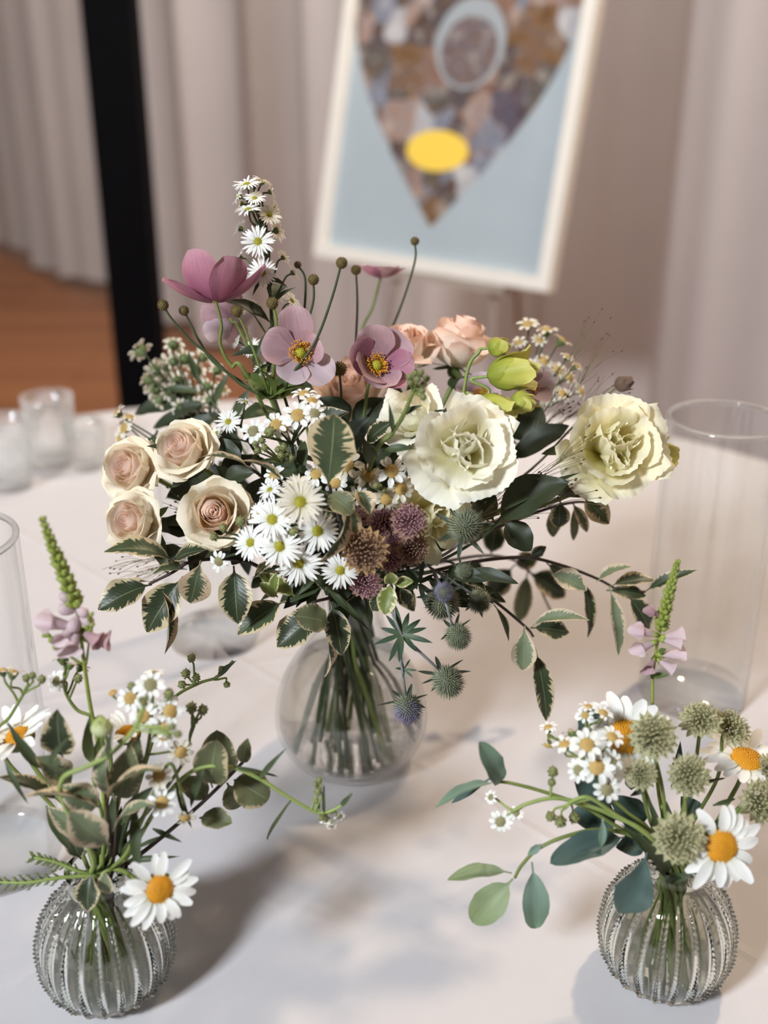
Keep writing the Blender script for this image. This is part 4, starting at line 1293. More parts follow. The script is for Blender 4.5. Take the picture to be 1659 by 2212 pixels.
aster_thing('small white asters peeping out above the topmost cream rose', [(520, 920, 0.01), (560, 990, 0.02)], [
    (493, 911, 62, (-.15, .35, .9), -.006, 'aster'), (530, 868, 44, (.2, .8, .3), .0, 'aster'), (468, 935, 40, (-.5, .2, .6), .01, 'aster')], -0.03)
aster_thing('sprig of tight aster buds in front of the wide open rose', [(560, 1168, 0.01), (600, 1200, 0.03)], [
    (519, 1127, 24, (-.1, .8, .5), 0, 'bud'), (483, 1141, 20, (-.4, .6, .6), 0, 'bud'), (463, 1160, 20, (-.9, .1, .3), 0, 'bud'), (540, 1129, 18, (0, .8, .5), 0.005, 'bud'), (472, 1213, 50, (-.3, -.3, .9), 0, 'sns')], -0.118)

# ---- sneezewort
def buds_cluster(o, hub, y, spots, r):
    for k, (bx, by) in enumerate(spots):
        p = W(bx, by, y-0.004*(k % 3)); R = S(r, p)
        a = ((p-hub).normalized()+V((0, -.2, .5))).normalized()
        part('bud', BUD_G, o, frame(p, a, R))
        stem_tube('pedicel', [p-a*R, p.lerp(hub, .5), hub], 0.0005, 0.0007, M_stem, o, 4, 5)
GS = 'white sneezewort sprays'
o = aster_thing('flat spray of sneezewort with honey centres above the upright variegated leaf', [(630, 960, 0), (650, 1030, 0.03)], [
    (657, 850, 60, (0, .85, .5), .006, 'sn'), (674, 866, 56, (.2, .7, .65), -.004, 'sn'), (643, 897, 74, (-.05, .4, .9), -.012, 'sn'), (680, 893, 56, (.2, .35, .9), -.016, 'sns'), (596, 917, 62, (-.1, .35, .9), -.008, 'sn'),
    (547, 931, 58, (-.2, .25, .92), -.010, 'sns'), (583, 934, 28, (0, .4, .9), -.016, 'bud'), (613, 925, 50, (.1, .3, .9), .004, 'sn')], -0.075, GS, 'sneezewort')
buds_cluster(o, W(610, 1000, -0.07), -0.088, ((552, 958), (566, 952), (572, 968), (557, 974), (601, 972), (613, 966), (620, 980), (629, 990), (607, 984)), 9)
for k, (a, b_) in enumerate((((620, 1000), (545, 1000)), ((640, 970), (625, 930)), ((625, 1010), (590, 1030)))):
    leafp(o, a, b_, -0.06, -0.08, 12, M_lance, wf=wl_lance, seed=k, nu=5, nv=9)
o = aster_thing('loose spray of ivory sneezewort between the leaf and the large lisianthus', [(790, 1070, 0.01), (770, 1140, 0.04)], [
    (748, 1004, 82, (-.02, .25, .95), -.008, 'snc'), (795, 1028, 66, (.05, .2, .95), -.004, 'snc'), (846, 1018, 76, (.12, .25, .95), -.012, 'sn'), (865, 1056, 66, (.2, .1, .95), -.006, 'snc'), (834, 1079, 62, (.1, -.1, .97), -.008, 'snc'),
    (724, 1043, 62, (-.1, -.1, .95), -.004, 'sn'), (682, 1024, 60, (-.1, .2, .9), .004, 'sn'), (592, 1026, 54, (-.3, .3, .7), .004, 'sn'), (775, 1070, 50, (0, -.2, .9), .002, 'sn')], -0.085, GS, 'sneezewort')
buds_cluster(o, W(815, 1060, -0.085), -0.095, ((820, 1052), (828, 1060), (812, 1050)), 8)
# tall green bud spray crossing in front of the lisianthus
jp = W(800, 1008, -0.09)
pts = [W(897, 835, -0.115), W(872, 895, -0.112), W(848, 935, -0.105), W(800, 1008, -0.09)]
full = pts+into_vase(pts[-1])
o = thing('sneezewort', 'upright stem of closed green sneezewort buds crossing the half hidden lisianthus', 'flower', full[-1], GS)
stem_tube('stem', full, 0.0011, 0.0016, M_stem, o)
buds_cluster(o, W(893, 850, -0.114), -0.118, ((884, 815), (896, 808), (909, 805), (921, 818), (915, 830), (902, 820), (903, 838), (912, 845), (914, 858), (886, 827)), 8.5)
for k, (a, b_, wd) in enumerate((((868, 900), (915, 875), 14), ((848, 935), (840, 870), 12), ((800, 1008), (780, 935), 22), ((825, 975), (900, 970), 20), ((815, 990), (790, 960), 12))):
    leafp(o, a, b_, -0.106, -0.11, wd, M_lance, wf=wl_lance, seed=k+3, nu=5, nv=9, bend=.15)
# spent, backlit sprays behind the roses and at the far side
def back_spray(label, heads, joint, y, kind='snc'):
    aster_thing(label, [(joint[0], joint[1]-70, .0), (joint[0], joint[1], .0)], [(a, b_, d*1.22, ax, dy, kind) for a, b_, d, ax, dy in heads], y, GS, 'sneezewort')
back_spray('blurred spray of sneezewort turned away, reaching past the black post', [
    (303, 757, 50, (-.6, .5, -.5), 0), (375, 745, 44, (0, .6, -.7), 0), (335, 800, 46, (-.5, .2, -.6), 0), (360, 790, 46, (-.1, .3, -.8), .01), (400, 775, 48, (.2, .5, -.6), 0), (335, 838, 50, (-.5, .1, -.6), 0), (385, 825, 48, (0, .2, -.8), 0), (425, 800, 44, (.3, .4, -.6), .01), (440, 770, 40, (.4, .6, -.4), 0), (410, 850, 46, (.1, 0, -.7), 0), (345, 865, 40, (-.3, -.3, -.5), 0), (450, 835, 40, (.3, .3, -.5), 0)], (440, 1010), 0.12)
back_spray('small blurred sneezewort heads behind the tilted cream rose', [
    (253, 892, 40, (-.6, .5, .3), 0), (268, 925, 44, (-.4, .1, .5), 0), (258, 950, 36, (-.6, -.2, .4), 0), (280, 900, 34, (.1, .6, .3), 0)], (340, 1000), 0.06)
back_spray('blurred sneezewort heads beyond the lime buds', [
    (1140, 700, 44, (-.1, .6, .5), 0), (1182, 712, 46, (.1, .7, .3), 0), (1215, 735, 44, (.5, .6, .2), 0), (1175, 780, 40, (.2, .4, .7), 0), (1205, 800, 42, (.3, .4, .6), 0), (1165, 735, 34, (0, .5, .6), 0), (1230, 815, 40, (.5, .3, .6), 0), (1190, 835, 38, (.2, .1, .8), 0), (1120, 740, 34, (-.2, .5, .5), 0)], (1120, 960), 0.11)

back_spray('second blurred spray of sneezewort fanning out behind the topmost cream rose', [
    (470, 800, 38, (.2, .5, -.5), 0), (455, 865, 40, (.0, .3, -.6), 0), (425, 875, 38, (-.1, .2, -.6), 0), (390, 880, 38, (-.2, .1, -.6), 0), (365, 845, 40, (-.3, .3, -.6), .01), (320, 820, 40, (-.6, .2, -.4), .01), (480, 840, 36, (.3, .3, .4), 0), (375, 780, 40, (0, .6, -.5), .02)], (450, 1000), 0.10)
back_spray('hazy sneezewort heads beyond the grass of the outermost lisianthus', [
    (1150, 790, 34, (-.1, .4, .6), 0), (1180, 860, 36, (.1, .2, .7), 0), (1215, 850, 36, (.2, .3, .6), 0), (1245, 790, 32, (.5, .5, .4), 0), (1255, 845, 34, (.5, .2, .5), 0), (1160, 880, 34, (0, .1, .8), 0), (1225, 770, 30, (.3, .6, .4), 0)], (1120, 980), 0.09)
greenery('blurred fan of narrow leaves behind the anemones and cream roses', [(420, 800, .10), (480, 900, .08), (600, 1080, .04)], [
    ((430, 830), (405, 755), .10, .10, 16, M_lance, dict(wf=wl_lance)), ((440, 850), (350, 840), .10, .11, 18, M_lance, dict(wf=wl_lance)), ((450, 870), (370, 900), .09, .10, 30, M_laurel, {}), ((460, 880), (500, 800), .09, .09, 18, M_lance, dict(wf=wl_lance)), ((480, 900), (400, 930), .08, .08, 34, M_laurel, {}), ((500, 920), (540, 840), .08, .08, 24, M_lance, {}), ((520, 950), (450, 890), .07, .07, 30, M_laurel, {}), ((440, 860), (290, 895), .12, .13, 44, M_laurel, {}), ((470, 890), (330, 925), .10, .12, 40, M_laurel, {})])
# ---- astrantia
p_j = W(830, 1260, -0.05)
full = [W(830, 1215, -0.07), p_j]+into_vase(p_j)
o = thing('astrantia', 'cluster of mauve pincushion astrantia hugging the white asters', 'flower', full[-1], 'astrantia')
stem_tube('stem', full, 0.0012, 0.0017, M_stem_dk, o)
for k, (a, b_, d, ax, y, key, bk) in enumerate(((787, 1190, 128, (-.08, .02, 1), -.135, 'b', 'b'), (884, 1124, 104, (.2, .25, .95), -.112, 'm', 'm'), (828, 1126, 92, (-.05, .3, .9), -.100, 'm', 'm'), (892, 1187, 92, (.25, -.15, .9), -.108, 'b', 'm'), (843, 1206, 84, (.1, -.1, .9), -.105, 'm', 'm'), (790, 1262, 94, (-.05, -.35, .9), -.115, 'm', 'm'), (770, 1120, 70, (-.2, .3, .8), -.095, 'm', 'm'), (850, 1165, 60, (.1, .1, .9), -.105, 'm', 'm'))):
    p = W(a, b_, y); ax_ = D(*ax); R = S(d, p)/2
    astrantia(o, p, R, ax_, key, k+5, 18, bk)
    stem_tube('pedicel', [p-ax_*R*0.2, p-ax_*R*0.9, full[0]], 0.0008, 0.0010, M_stem_dk, o, 5, 5)

# ---- sea holly
def whorl(o, p, n, L, axis, seed, mat, wd=0.2):
    r = random.Random(seed); M = frame(p, D(*axis), L, r.random()*6)
    for k in range(n):
        m = MB(); petal(m, r.uniform(.7, 1.15), wd*r.uniform(.8, 1.1), lambda v, s=r.uniform(0, 30): s-22*v, wf_point, 0.03, 2*PI*(k+r.uniform(-.3, .3))/n, 0.3, 0, 0.03, 2.5, 0, 0, r, 5, 9)
        part('leaf', m.mesh('leaf', mat), o, M)
def holly_thing(label, heads, nodes, pts, ypts):
    P = [W(a, b_, y) for (a, b_), y in zip(pts, ypts)]
    full = P+into_vase(P[-1])
    o = thing('sea_holly', label, 'flower', full[-1], 'green sea holly thistles')
    stem_tube('stem', full, 0.0009, 0.0013, M_silver, o)
    for k, (a, b_, d, y, ax, vio, nb, via) in enumerate(heads):
        p = W(a, b_, y); R = S(d, p)/2/1.12; A = D(*ax)
        seaholly(o, p, R, A, k+len(label), vio, nb)
        stem_tube('pedicel', [p-A*R*0.8]+[W(m_[0], m_[1], m_[2]) for m_ in via], 0.0008, 0.0010, M_silver, o, 6, 6)
    for k, (a, b_, y, n, L) in enumerate(nodes):
        p = W(a, b_, y); whorl(o, p, n+2, S(L, p), (.1, .2, .9), k+4, M_holly_gr, 0.105)
    return o
holly_thing('drooping sea holly stem with two green thistles hanging lowest beside the vase', [
    (967, 1472, 70, -.125, (.4, -.55, .6), 0, 7, ((930, 1430, -.125), (868, 1372, -.125))), (880, 1530, 66, -.13, (.1, -.7, .6), 1, 6, ((872, 1470, -.13), (866, 1420, -.127), (868, 1372, -.125)))],
    [(868, 1370, -.125, 9, 62), (873, 1445, -.128, 4, 26)], [(868, 1372), (850, 1330), (835, 1270)], (-.125, -.12, -.08))
holly_thing('sea holly stem with a violet thistle sitting against a dark green one', [
    (955, 1300, 76, -.10, (.05, -.5, .7), 0, 7, ((945, 1265, -.09), (935, 1230, -.08))), (960, 1279, 48, -.118, (.1, -.2, .95), 2, 3, ((950, 1260, -.10), (935, 1230, -.08))), (989, 1374, 58, -.115, (.35, -.65, .55), 0, 6, ((972, 1335, -.116), (962, 1300, -.114), (940, 1240, -.085))), (1035, 1298, 54, -.08, (.2, -.3, .8), 0, 8, ((1000, 1270, -.08), (935, 1230, -.07)))],
    [(905, 1260, -.09, 5, 50)], [(935, 1230), (900, 1215)], (-.08, -.05))
holly_thing('sea holly thistle with silvery spines beside the primrose lisianthus', [
    (1006, 1138, 80, -.11, (.2, .3, .9), 0, 7, ((985, 1180, -.09), (940, 1210, -.06))), (1002, 1235, 40, -.09, (.3, .0, .8), 0, 6, ((975, 1215, -.08), (940, 1210, -.06)))],
    [], [(940, 1210), (900, 1230)], (-.06, -.03))

# ---- variegated branches
branch('branch of dark variegated leaves drooping beneath the cream roses', [(322, 1262, -.10), (370, 1238, -.10), (420, 1212, -.095), (520, 1210, -.07), (600, 1240, -.04)], [
    ((382, 1218), (224, 1192), -.10, -.115, 62, M_var, dict(bend=.16, normal=(.1, .9, .8))),
    ((372, 1215), (448, 1188), -.095, -.105, 44, M_var_d, dict(normal=(0, .7, .8))),
    ((434, 1210), (412, 1304), -.10, -.115, 74, M_var_w, dict(normal=(.2, .2, 1), fold=.06, wf=wl_obov)),
    ((328, 1262), (212, 1318), -.10, -.115, 76, M_var_d, dict(normal=(-.1, .5, 1))),
    ((330, 1256), (232, 1288), -.096, -.10, 40, M_var_w, dict(normal=(0, 1, .4))),
    ((395, 1245), (318, 1366), -.10, -.11, 84, M_var_d, dict(normal=(.1, .3, 1))),
    ((345, 1262), (355, 1414), -.105, -.12, 34, M_var_w, dict(normal=(.9, 0, .5), fold=.5)),
    ((405, 1230), (330, 1240), -.10, -.10, 46, M_var, dict(normal=(0, 1, .5)))], -.1)
branch('branch of variegated leaves hanging in front of the vase neck', [(640, 1320, -.10), (680, 1300, -.10), (715, 1290, -.08), (740, 1270, -.05)], [
    ((505, 1222), (514, 1348), -.105, -.12, 76, M_var_d, dict(normal=(.05, .2, 1))),
    ((618, 1298), (514, 1372), -.10, -.11, 66, M_var, dict(normal=(-.1, .5, 1))),
    ((712, 1345), (636, 1330), -.115, -.125, 64, M_var_o, dict(wf=wl_round, normal=(0, .3, 1))),
    ((692, 1325), (598, 1398), -.10, -.11, 78, M_var_d, dict(normal=(-.1, .4, 1))),
    ((715, 1300), (738, 1416), -.10, -.11, 56, M_var_d, dict(normal=(.2, .1, 1))),
    ((694, 1345), (700, 1462), -.105, -.10, 34, M_var_w, dict(normal=(.8, .1, .5), fold=.4)),
    ((640, 1290), (560, 1240), -.09, -.09, 34, M_stem_dk and M_var_b, dict(wf=wl_round)),
    ((600, 1290), (560, 1260), -.095, -.10, 26, M_var_b, dict(wf=wl_round)), ((590, 1280), (598, 1238), -.095, -.10, 24, M_var_b, dict(wf=wl_round))], -.1)
o = branch('broad variegated leaf standing upright at the middle of the bouquet', [(712, 1048, -.115), (722, 1110, -.09), (740, 1200, -.05)], [
    ((708, 1052), (722, 893), -.118, -.13, 112, M_var, dict(normal=(-.1, .1, 1), fold=.10, petiole=.04, bend=-.05, wf=wl_obov))], -.1)
o = branch('curled variegated leaves with broad pale edges wrapped round the asters', [(712, 1068, -.11), (735, 1120, -.09), (750, 1200, -.05)], [
    ((705, 1066), (762, 1110), -.125, -.135, 56, M_var_o, dict(normal=(-.2, .6, .8), wf=wl_round)),
    ((768, 1058), (800, 1112), -.115, -.125, 50, M_var_w, dict(normal=(.4, .3, .8), fold=.3)),
    ((755, 1085), (690, 1212), -.128, -.14, 46, M_var_w, dict(normal=(.8, .2, .4), fold=.35)),
    ((735, 1095), (772, 1160), -.12, -.12, 50, M_var_w, dict(normal=(.5, .2, .8)))], -.1)
branch('tan edged variegated leaves sticking out between roses and asters', [(540, 1010, -.08), (600, 1060, -.06), (660, 1150, -.04)], [
    ((545, 1012), (430, 988), -.08, -.075, 40, M_var_w, dict(normal=(.1, 1, .3))), ((615, 1048), (524, 996), -.09, -.10, 34, M_var_w, dict(normal=(-.4, .9, .4), fold=.3)), ((560, 1020), (480, 1040), -.07, -.06, 46, M_laurel), ((530, 1000), (455, 950), -.06, -.05, 40, M_laurel)], -.1)
branch('sprig of small bright variegated leaves under the astrantia', [(845, 1262, -.125), (850, 1290, -.09), (840, 1320, -.05)], [
    ((842, 1264), (832, 1328), -.13, -.14, 44, M_var_b, dict(normal=(-.1, .2, 1), wf=wl_round, petiole=.06)), ((845, 1262), (842, 1235), -.13, -.135, 32, M_var_b, dict(wf=wl_round)), ((850, 1262), (893, 1256), -.128, -.13, 26, M_var_b), ((862, 1265), (888, 1312), -.12, -.12, 30, M_var_d), ((835, 1275), (805, 1320), -.115, -.11, 34, M_var_d)], -.1)
branch('long arching variegated branch reaching out past the bare cloth', [(1395, 1278, -.02), (1345, 1278, -.02), (1290, 1250, -.02), (1210, 1220, -.025), (1130, 1204, -.03), (1020, 1214, -.035), (900, 1240, -.03)], [
    ((1192, 1240), (1268, 1276), -.04, -.05, 52, M_var_g, dict(normal=(.1, .5, 1), petiole=.05)), ((1255, 1245), (1270, 1378), -.03, -.04, 34, M_var_d, dict(normal=(.5, .2, .8))), ((1287, 1258), (1363, 1224), -.03, -.04, 38, M_var_g, dict(normal=(-.2, .8, .6))),
    ((1315, 1268), (1420, 1256), -.03, -.03, 42, M_var_d, dict(normal=(0, .8, .6))), ((1392, 1279), (1506, 1231), -.03, -.04, 28, M_var_d, dict(normal=(-.1, .5, .8))), ((1315, 1265), (1336, 1417), -.03, -.05, 34, M_var_g, dict(normal=(.3, .1, 1))),
    ((1355, 1285), (1402, 1360), -.03, -.03, 50, M_var_d, dict(normal=(.1, .3, 1))), ((1310, 1275), (1396, 1288), -.02, -.02, 34, M_var_d), ((1145, 1208), (1180, 1180), -.02, -.02, 26, M_var_d), ((1180, 1215), (1215, 1258), .0, .01, 40, M_var_d)], -.03)
branch('short variegated branch hanging over the bare cloth beside the thistles', [(1152, 1375, -.06), (1135, 1354, -.06), (1062, 1294, -.06), (1000, 1262, -.05), (900, 1250, -.03)], [
    ((1146, 1356), (1274, 1340), -.065, -.08, 34, M_var_g, dict(normal=(0, .6, .8), bend=.2, fold=.3)), ((1145, 1356), (1230, 1366), -.055, -.05, 46, M_var_d), ((1133, 1352), (1130, 1448), -.07, -.08, 56, M_var_g, dict(normal=(-.1, .1, 1), wf=wl_obov, petiole=.05)),
    ((1154, 1398), (1180, 1558), -.065, -.08, 46, M_var_d, dict(normal=(.2, .1, 1))), ((1066, 1306), (1098, 1386), -.06, -.07, 20, M_var_d, dict(normal=(.6, .1, .6)))], -.06)
branch('blurred variegated leaves behind the thistles', [(1190, 1320, .10), (1140, 1230, .10), (1060, 1200, .08), (920, 1220, .03)], [
    ((1140, 1235), (1220, 1290), .10, .10, 60, M_var_d), ((1110, 1222), (1055, 1290), .10, .10, 56, M_var_d), ((1140, 1232), (1120, 1345), .10, .10, 40, M_var_o), ((1060, 1200), (1072, 1130), .10, .11, 50, M_var_d, dict(wf=wl_round)), ((1110, 1222), (1165, 1205), .11, .11, 44, M_var_d), ((1170, 1260), (1235, 1250), .11, .11, 50, M_var_d), ((1040, 1205), (1010, 1260), .1, .1, 50, M_var_d)], .1)
branch('brown speckled variegated leaves below the outermost primrose lisianthus', [(1290, 1090, .0), (1240, 1085, .0), (1150, 1110, -.01), (950, 1190, -.02)], [
    ((1258, 1072), (1316, 1132), -.01, -.02, 52, M_var_w, dict(normal=(-.2, .3, 1))), ((1210, 1080), (1205, 1140), -.01, -.01, 46, M_var_d), ((1235, 1085), (1268, 1150), .01, .01, 26, M_var_w), ((1190, 1095), (1195, 1160), .02, .02, 32, M_var_o), ((1240, 1090), (1238, 1168), .03, .03, 20, M_var_o)], -.02)

# ---- laurel and narrow greenery
greenery('glossy dark green laurel leaves below the gap between the lisianthus', [(1090, 1112, -.07), (1040, 1160, -.06), (930, 1220, -.03)], [
    ((1078, 1118), (1230, 1042), -.075, -.085, 98, M_laurel, dict(normal=(.0, .55, .85), petiole=.03)), ((1085, 1124), (1148, 1190), -.075, -.085, 62, M_laurel, dict(normal=(-.2, .4, .9))), ((1070, 1130), (1010, 1060), -.05, -.04, 70, M_laurel)])
greenery('blade of grass and dark laurel leaves behind the lisianthus', [(1150, 960, .03), (1060, 1040, .02), (940, 1160, .0)], [
    ((1100, 1000), (1230, 920), .02, .02, 60, M_laurel, dict(normal=(0, .5, .8))), ((1120, 960), (1170, 880), .05, .06, 70, M_laurel), ((1090, 1100), (1255, 1020), -.085, -.06, 17, M_lance, dict(wf=wl_lance, petiole=0)), ((1140, 960), (1110, 900), .05, .06, 60, M_laurel)])
def collar(label, leaves, tip):
    greenery(label, [(tip[0], tip[1], -.06), ((tip[0]+775)/2, 1240, -.045), (778, 1262, -.02)], leaves, 'leafy collar over the vase neck')
rn = random.Random(5)
for lab, cx, lo_, hi_ in (('dark collar leaves under the white asters over the vase neck', 660, 560, 745), ('dark collar leaves under the astrantia over the vase neck', 820, 745, 880), ('dark collar leaves under the thistles over the vase neck', 930, 870, 1010)):
    lv = []
    for q in range(13):
        bx = rn.uniform(lo_, hi_); by = rn.uniform(1215, 1270)
        dx = (bx-775)*.35+rn.uniform(-45, 45); dy = rn.uniform(20, 85)
        yv = rn.uniform(-.085, -.03)
        lv.append(((bx, by), (bx+dx, by+dy), yv, yv-rn.uniform(0, .03), rn.choice((20, 30, 42)), rn.choice((M_lance, M_laurel, M_var_d, M_lance)), dict(wf=rn.choice((wl_lance, wl_oval)), nu=5, nv=11)))
    collar(lab, lv, (cx, 1235))
greenery('broad dark leaves filling the gap among the cream roses', [(440, 1040, -.02), (530, 1110, -.02), (640, 1190, -.02)], [
    ((470, 1060), (360, 1072), -.02, -.02, 60, M_laurel, dict(normal=(0, .5, .8))), ((480, 1050), (545, 985), -.03, -.03, 66, M_laurel), ((500, 1070), (430, 1010), -.02, -.01, 60, M_laurel), ((540, 1110), (580, 1030), -.05, -.06, 60, M_laurel), ((430, 1150), (340, 1130), -.04, -.04, 50, M_laurel), ((400, 1180), (350, 1215), -.06, -.06, 46, M_laurel), ((560, 1150), (500, 1220), -.06, -.07, 50, M_laurel), ((480, 1180), (400, 1200), -.05, -.06, 56, M_laurel), ((600, 1040), (640, 960), -.04, -.04, 50, M_laurel), ((520, 1000), (480, 930), -.02, -.01, 46, M_lance), ((650, 1060), (700, 1090), -.06, -.07, 56, M_laurel)])
greenery('broad dark leaves behind the sneezewort and the bowl shaped anemone', [(760, 930, .0), (770, 1040, .0), (775, 1180, .0)], [
    ((740, 980), (800, 900), -.04, -.04, 56, M_laurel), ((770, 1000), (850, 970), -.05, -.05, 60, M_laurel), ((760, 960), (690, 900), -.02, -.02, 56, M_laurel), ((770, 1040), (890, 1060), -.06, -.06, 56, M_laurel), ((760, 930), (830, 860), .0, .0, 60, M_laurel), ((760, 920), (690, 860), .0, .0, 60, M_laurel), ((770, 1090), (720, 1130), -.07, -.08, 60, M_laurel), ((780, 1100), (960, 1190), -.05, -.05, 70, M_laurel), ((780, 1080), (880, 1010), -.055, -.06, 46, M_var_d), ((790, 960), (850, 910), -.05, -.06, 40, M_var_d)])
SPOTS = ('under the outermost primrose lisianthus', 'beside the large cream lisianthus', 'behind the lime buds', 'below the greenish peach rose', 'under the round peach rose', 'behind the bowl shaped anemone', 'below the flag petalled anemone', 'around the foot of the aster spire',
         'behind the topmost cream rose', 'between the cream roses', 'beneath the tilted cream rose', 'under the wide open cream rose', 'below the white aster cluster', 'just above the vase neck', 'beneath the mauve astrantia', 'behind the silvery thistle', 'under the primrose bloom half hidden by astrantia', 'behind the upright variegated leaf', 'among the ivory sneezewort', 'behind the rose buds sprig')
rn = random.Random(77)
for k, spot in enumerate(SPOTS):
    if k < 16:
        a0 = 2*PI*k/16; f = rn.uniform(.55, 1)
        tx, ty = 775+310*math.cos(a0)*f, 1075-190*math.sin(a0)*f
        yy = rn.uniform(-.05, .06)
    else:
        tx, ty = ((930, 1160), (720, 960), (800, 1060), (520, 1150))[k-16]; yy = -.05
    tw = [(tx, ty, yy), ((tx+770)/2+rn.uniform(-30, 30), (ty+1200)/2-20, yy*.7), (775, 1245, 0.0)]
    lv = []
    for q in range(11):
        t_ = q/11*0.9
        bx, by = lerp(tx, 775, t_), lerp(ty, 1245, t_)
        an = rn.uniform(0, 6.28); ln = rn.uniform(45, 95)
        lv.append(((bx, by), (bx+ln*math.cos(an), by-abs(ln*math.sin(an))*.5+(30 if k > 9 and q % 2 else -10)), yy*(1-t_), yy*(1-t_)+rn.uniform(-.05, .01), rn.choice((16, 24, 36, 50)), rn.choice((M_lance, M_laurel, M_lance, M_var_d)), dict(wf=rn.choice((wl_lance, wl_oval)), nu=5, nv=9)))
    greenery('stem of narrow dark leaves '+spot, tw, lv, 'narrow leaved filler stems')

# ---- fine panicle grass
def panicle(label, base, tips, y, seed, n=26, mat=M_grass, hair=60):
    r = random.Random(seed)
    b0 = W(base[0], base[1], y)
    full = [b0]+into_vase(b0)
    o = thing('panicle_grass', label, 'grass', full[-1], 'wisps of panicle grass')
    stem_tube('stem', full, 0.0007, 0.001, M_stem_dk, o)
    m, sd = MB(), MB()
    for (tx, ty) in tips:
        tip = W(tx, ty, y)
        for k in range(n):
            t0 = r.uniform(0.0, .75)
            a = b0.lerp(tip, t0)
            e = b0.lerp(tip, min(1, t0+r.uniform(.2, .4)))+V((r.gauss(0, 1), r.gauss(0, 1.2), r.gauss(0, 1)))*S(hair, tip)*0.28
            md = a.lerp(e, .5)+V((0, 0, S(6, tip)))
            m.tube([a, md, e], 0.00022, 0.00014, 3, False)
            if r.random() < 0.7: sd.octa(e, 0.0007, (e-md), 1.9)
    part('panicle', m.mesh('panicle', mat), o, kind='stuff')
    part('seeds', sd.mesh('seeds', M_grass_br), o, kind='stuff')
panicle('wispy brown grass feathering up above the outermost lisianthus', (1140, 960), ((1330, 740), (1285, 690), (1350, 820)), 0.03, 1, 22)
panicle('wiry grass lying across the dark laurel leaves', (990, 1150), ((1280, 950), (1250, 1030), (1300, 1060)), -0.065, 2, 34, M_grass, 46)
panicle('pale grass haze beneath the cream roses', (520, 1180), ((240, 1220), (360, 1080), (250, 1260)), -0.03, 3, 34, M_grass, 56)
# dried round seed pod on a wire stalk behind the outer lisianthus
p = W(1343, 826, .02)
full = [p, W(1305, 860, .02), W(1240, 920, .02), W(1100, 1050, .01)]; full += into_vase(full[-1])
o = thing('dried_bud', 'small brown dried bud on a thin stalk above the outermost lisianthus', 'flower', full[-1])
lb = lbud(o, W(1328, 832, .02), S(42, p), D(1, .15, .1), 9, .42, .2)
M_dry = simple('dried_brown', (104, 80, 66), 0.7, 0.3, 300)
for ch in [lb]+list(lb.children):
    ch.data.materials[0] = M_dry
stem_tube('stem', full[:], 0.0006, 0.0012, M_grass, o)

# ================================================================ the bud vase of variegated leaves
YL = BLV.y
def spray(label, stem_pts, blooms, y, vase, group, kindname='sneezewort', r0=0.0010, r1=0.0014, mat=M_stem, buds=(), end=True):
    """an arching stem with flower heads; pts and heads as (px, py, offset in depth)"""
    pts = [W(a, b_, y+dy) for a, b_, dy in stem_pts]
    sp_ = spline(pts, 6)
    full = pts+(into_vase(pts[-1], vase) if end else [])
    o = thing(kindname, label, 'flower', full[-1], group)
    stem_tube('stem', full, r0, r1, mat, o)
    for k, (bx, by, d, ax, dy, kind) in enumerate(blooms):
        p = W(bx, by, y+dy); R = S(d, p)/2; a = D(*ax)
        if kind == 'bud': part('bud', BUD_G, o, frame(p, a, R)); hr = R
        elif kind == 'disc': part('flower_head', SN_DISC, o, frame(p, a, R*1.6)); hr = R*.3
        else: daisy(o, p, R, a, kind, k*19+len(label)); hr = R*.4
        hub = min(sp_, key=lambda q: (q-(p-V((0, 0, 0.012)))).length)
        q0 = p-a*hr
        stem_tube('pedicel', [q0, q0-a*R*0.7, hub.lerp(q0, 0.35), hub], 0.0006, 0.0008, mat, o, 5, 5)
    return o
GX = 'sneezewort stems in the bud vase of variegated leaves'
# ---- obedient plant
physostegia('obedient plant spike with pale pink tubes beside the tall glass cylinder', [W(94, 1126, YL+.02), W(128, 1215, YL+.02), W(166, 1320, YL+.02), W(180, 1420, YL+.02), W(194, 1520, YL+.02), W(222, 1680, YL+.015)],
    [(.47, (2.9, .5), .0185, 0), (.46, (-1.75, .75), .0155, 0), (.475, (-.5, .6), .0150, 1), (.515, (-.1, .35), .0165, 1), (.52, (-2.6, .6), .011, 0), (.44, (-2.2, .6), .014, 0)], 'left', 0.0013, 13, 0.0028, 0.0062, 0.0, 0.38,
    [(.36, (2.6, .4), .007), (.39, (-.4, .5), .007), (.40, (2.9, .5), .0085), (.42, (-1.8, .8), .009), (.43, (-.2, .4), .008), (.50, (2.9, .4), .008)], 'obedient plant spikes')
o_ = bpy.data.objects['obedient_plant']
for k, (a, b_) in enumerate((((178, 1435), (98, 1368)), ((186, 1435), (196, 1330)))):
    p0, p1 = W(a[0], a[1], YL+.02), W(b_[0], b_[1], YL+.015)
    stem_tube('pedicel', [p0, p0.lerp(p1, .5)+V((0, 0, -.002)), p1], 0.0008, 0.0005, M_spike, o_, 6, 6)
    for q in range(9):
        p = p0.lerp(p1, .45+.55*q/8); d = ((p1-p0).normalized()+V((math.cos(q*2.4), -.3, math.sin(q*2.4)))*.7).normalized()
        part('bud', SPB, o_, frame(p, d, 0.0055-.0003*q))
for k, (a, b_, wd, mt) in enumerate((((200, 1650), (196, 1542), 27, M_bract_lf), ((212, 1655), (228, 1575), 22, M_bract_lf))):
    leafp(o_, a, b_, YL+.01, YL, wd, mt, wf=wl_oval, petiole=0, seed=k)

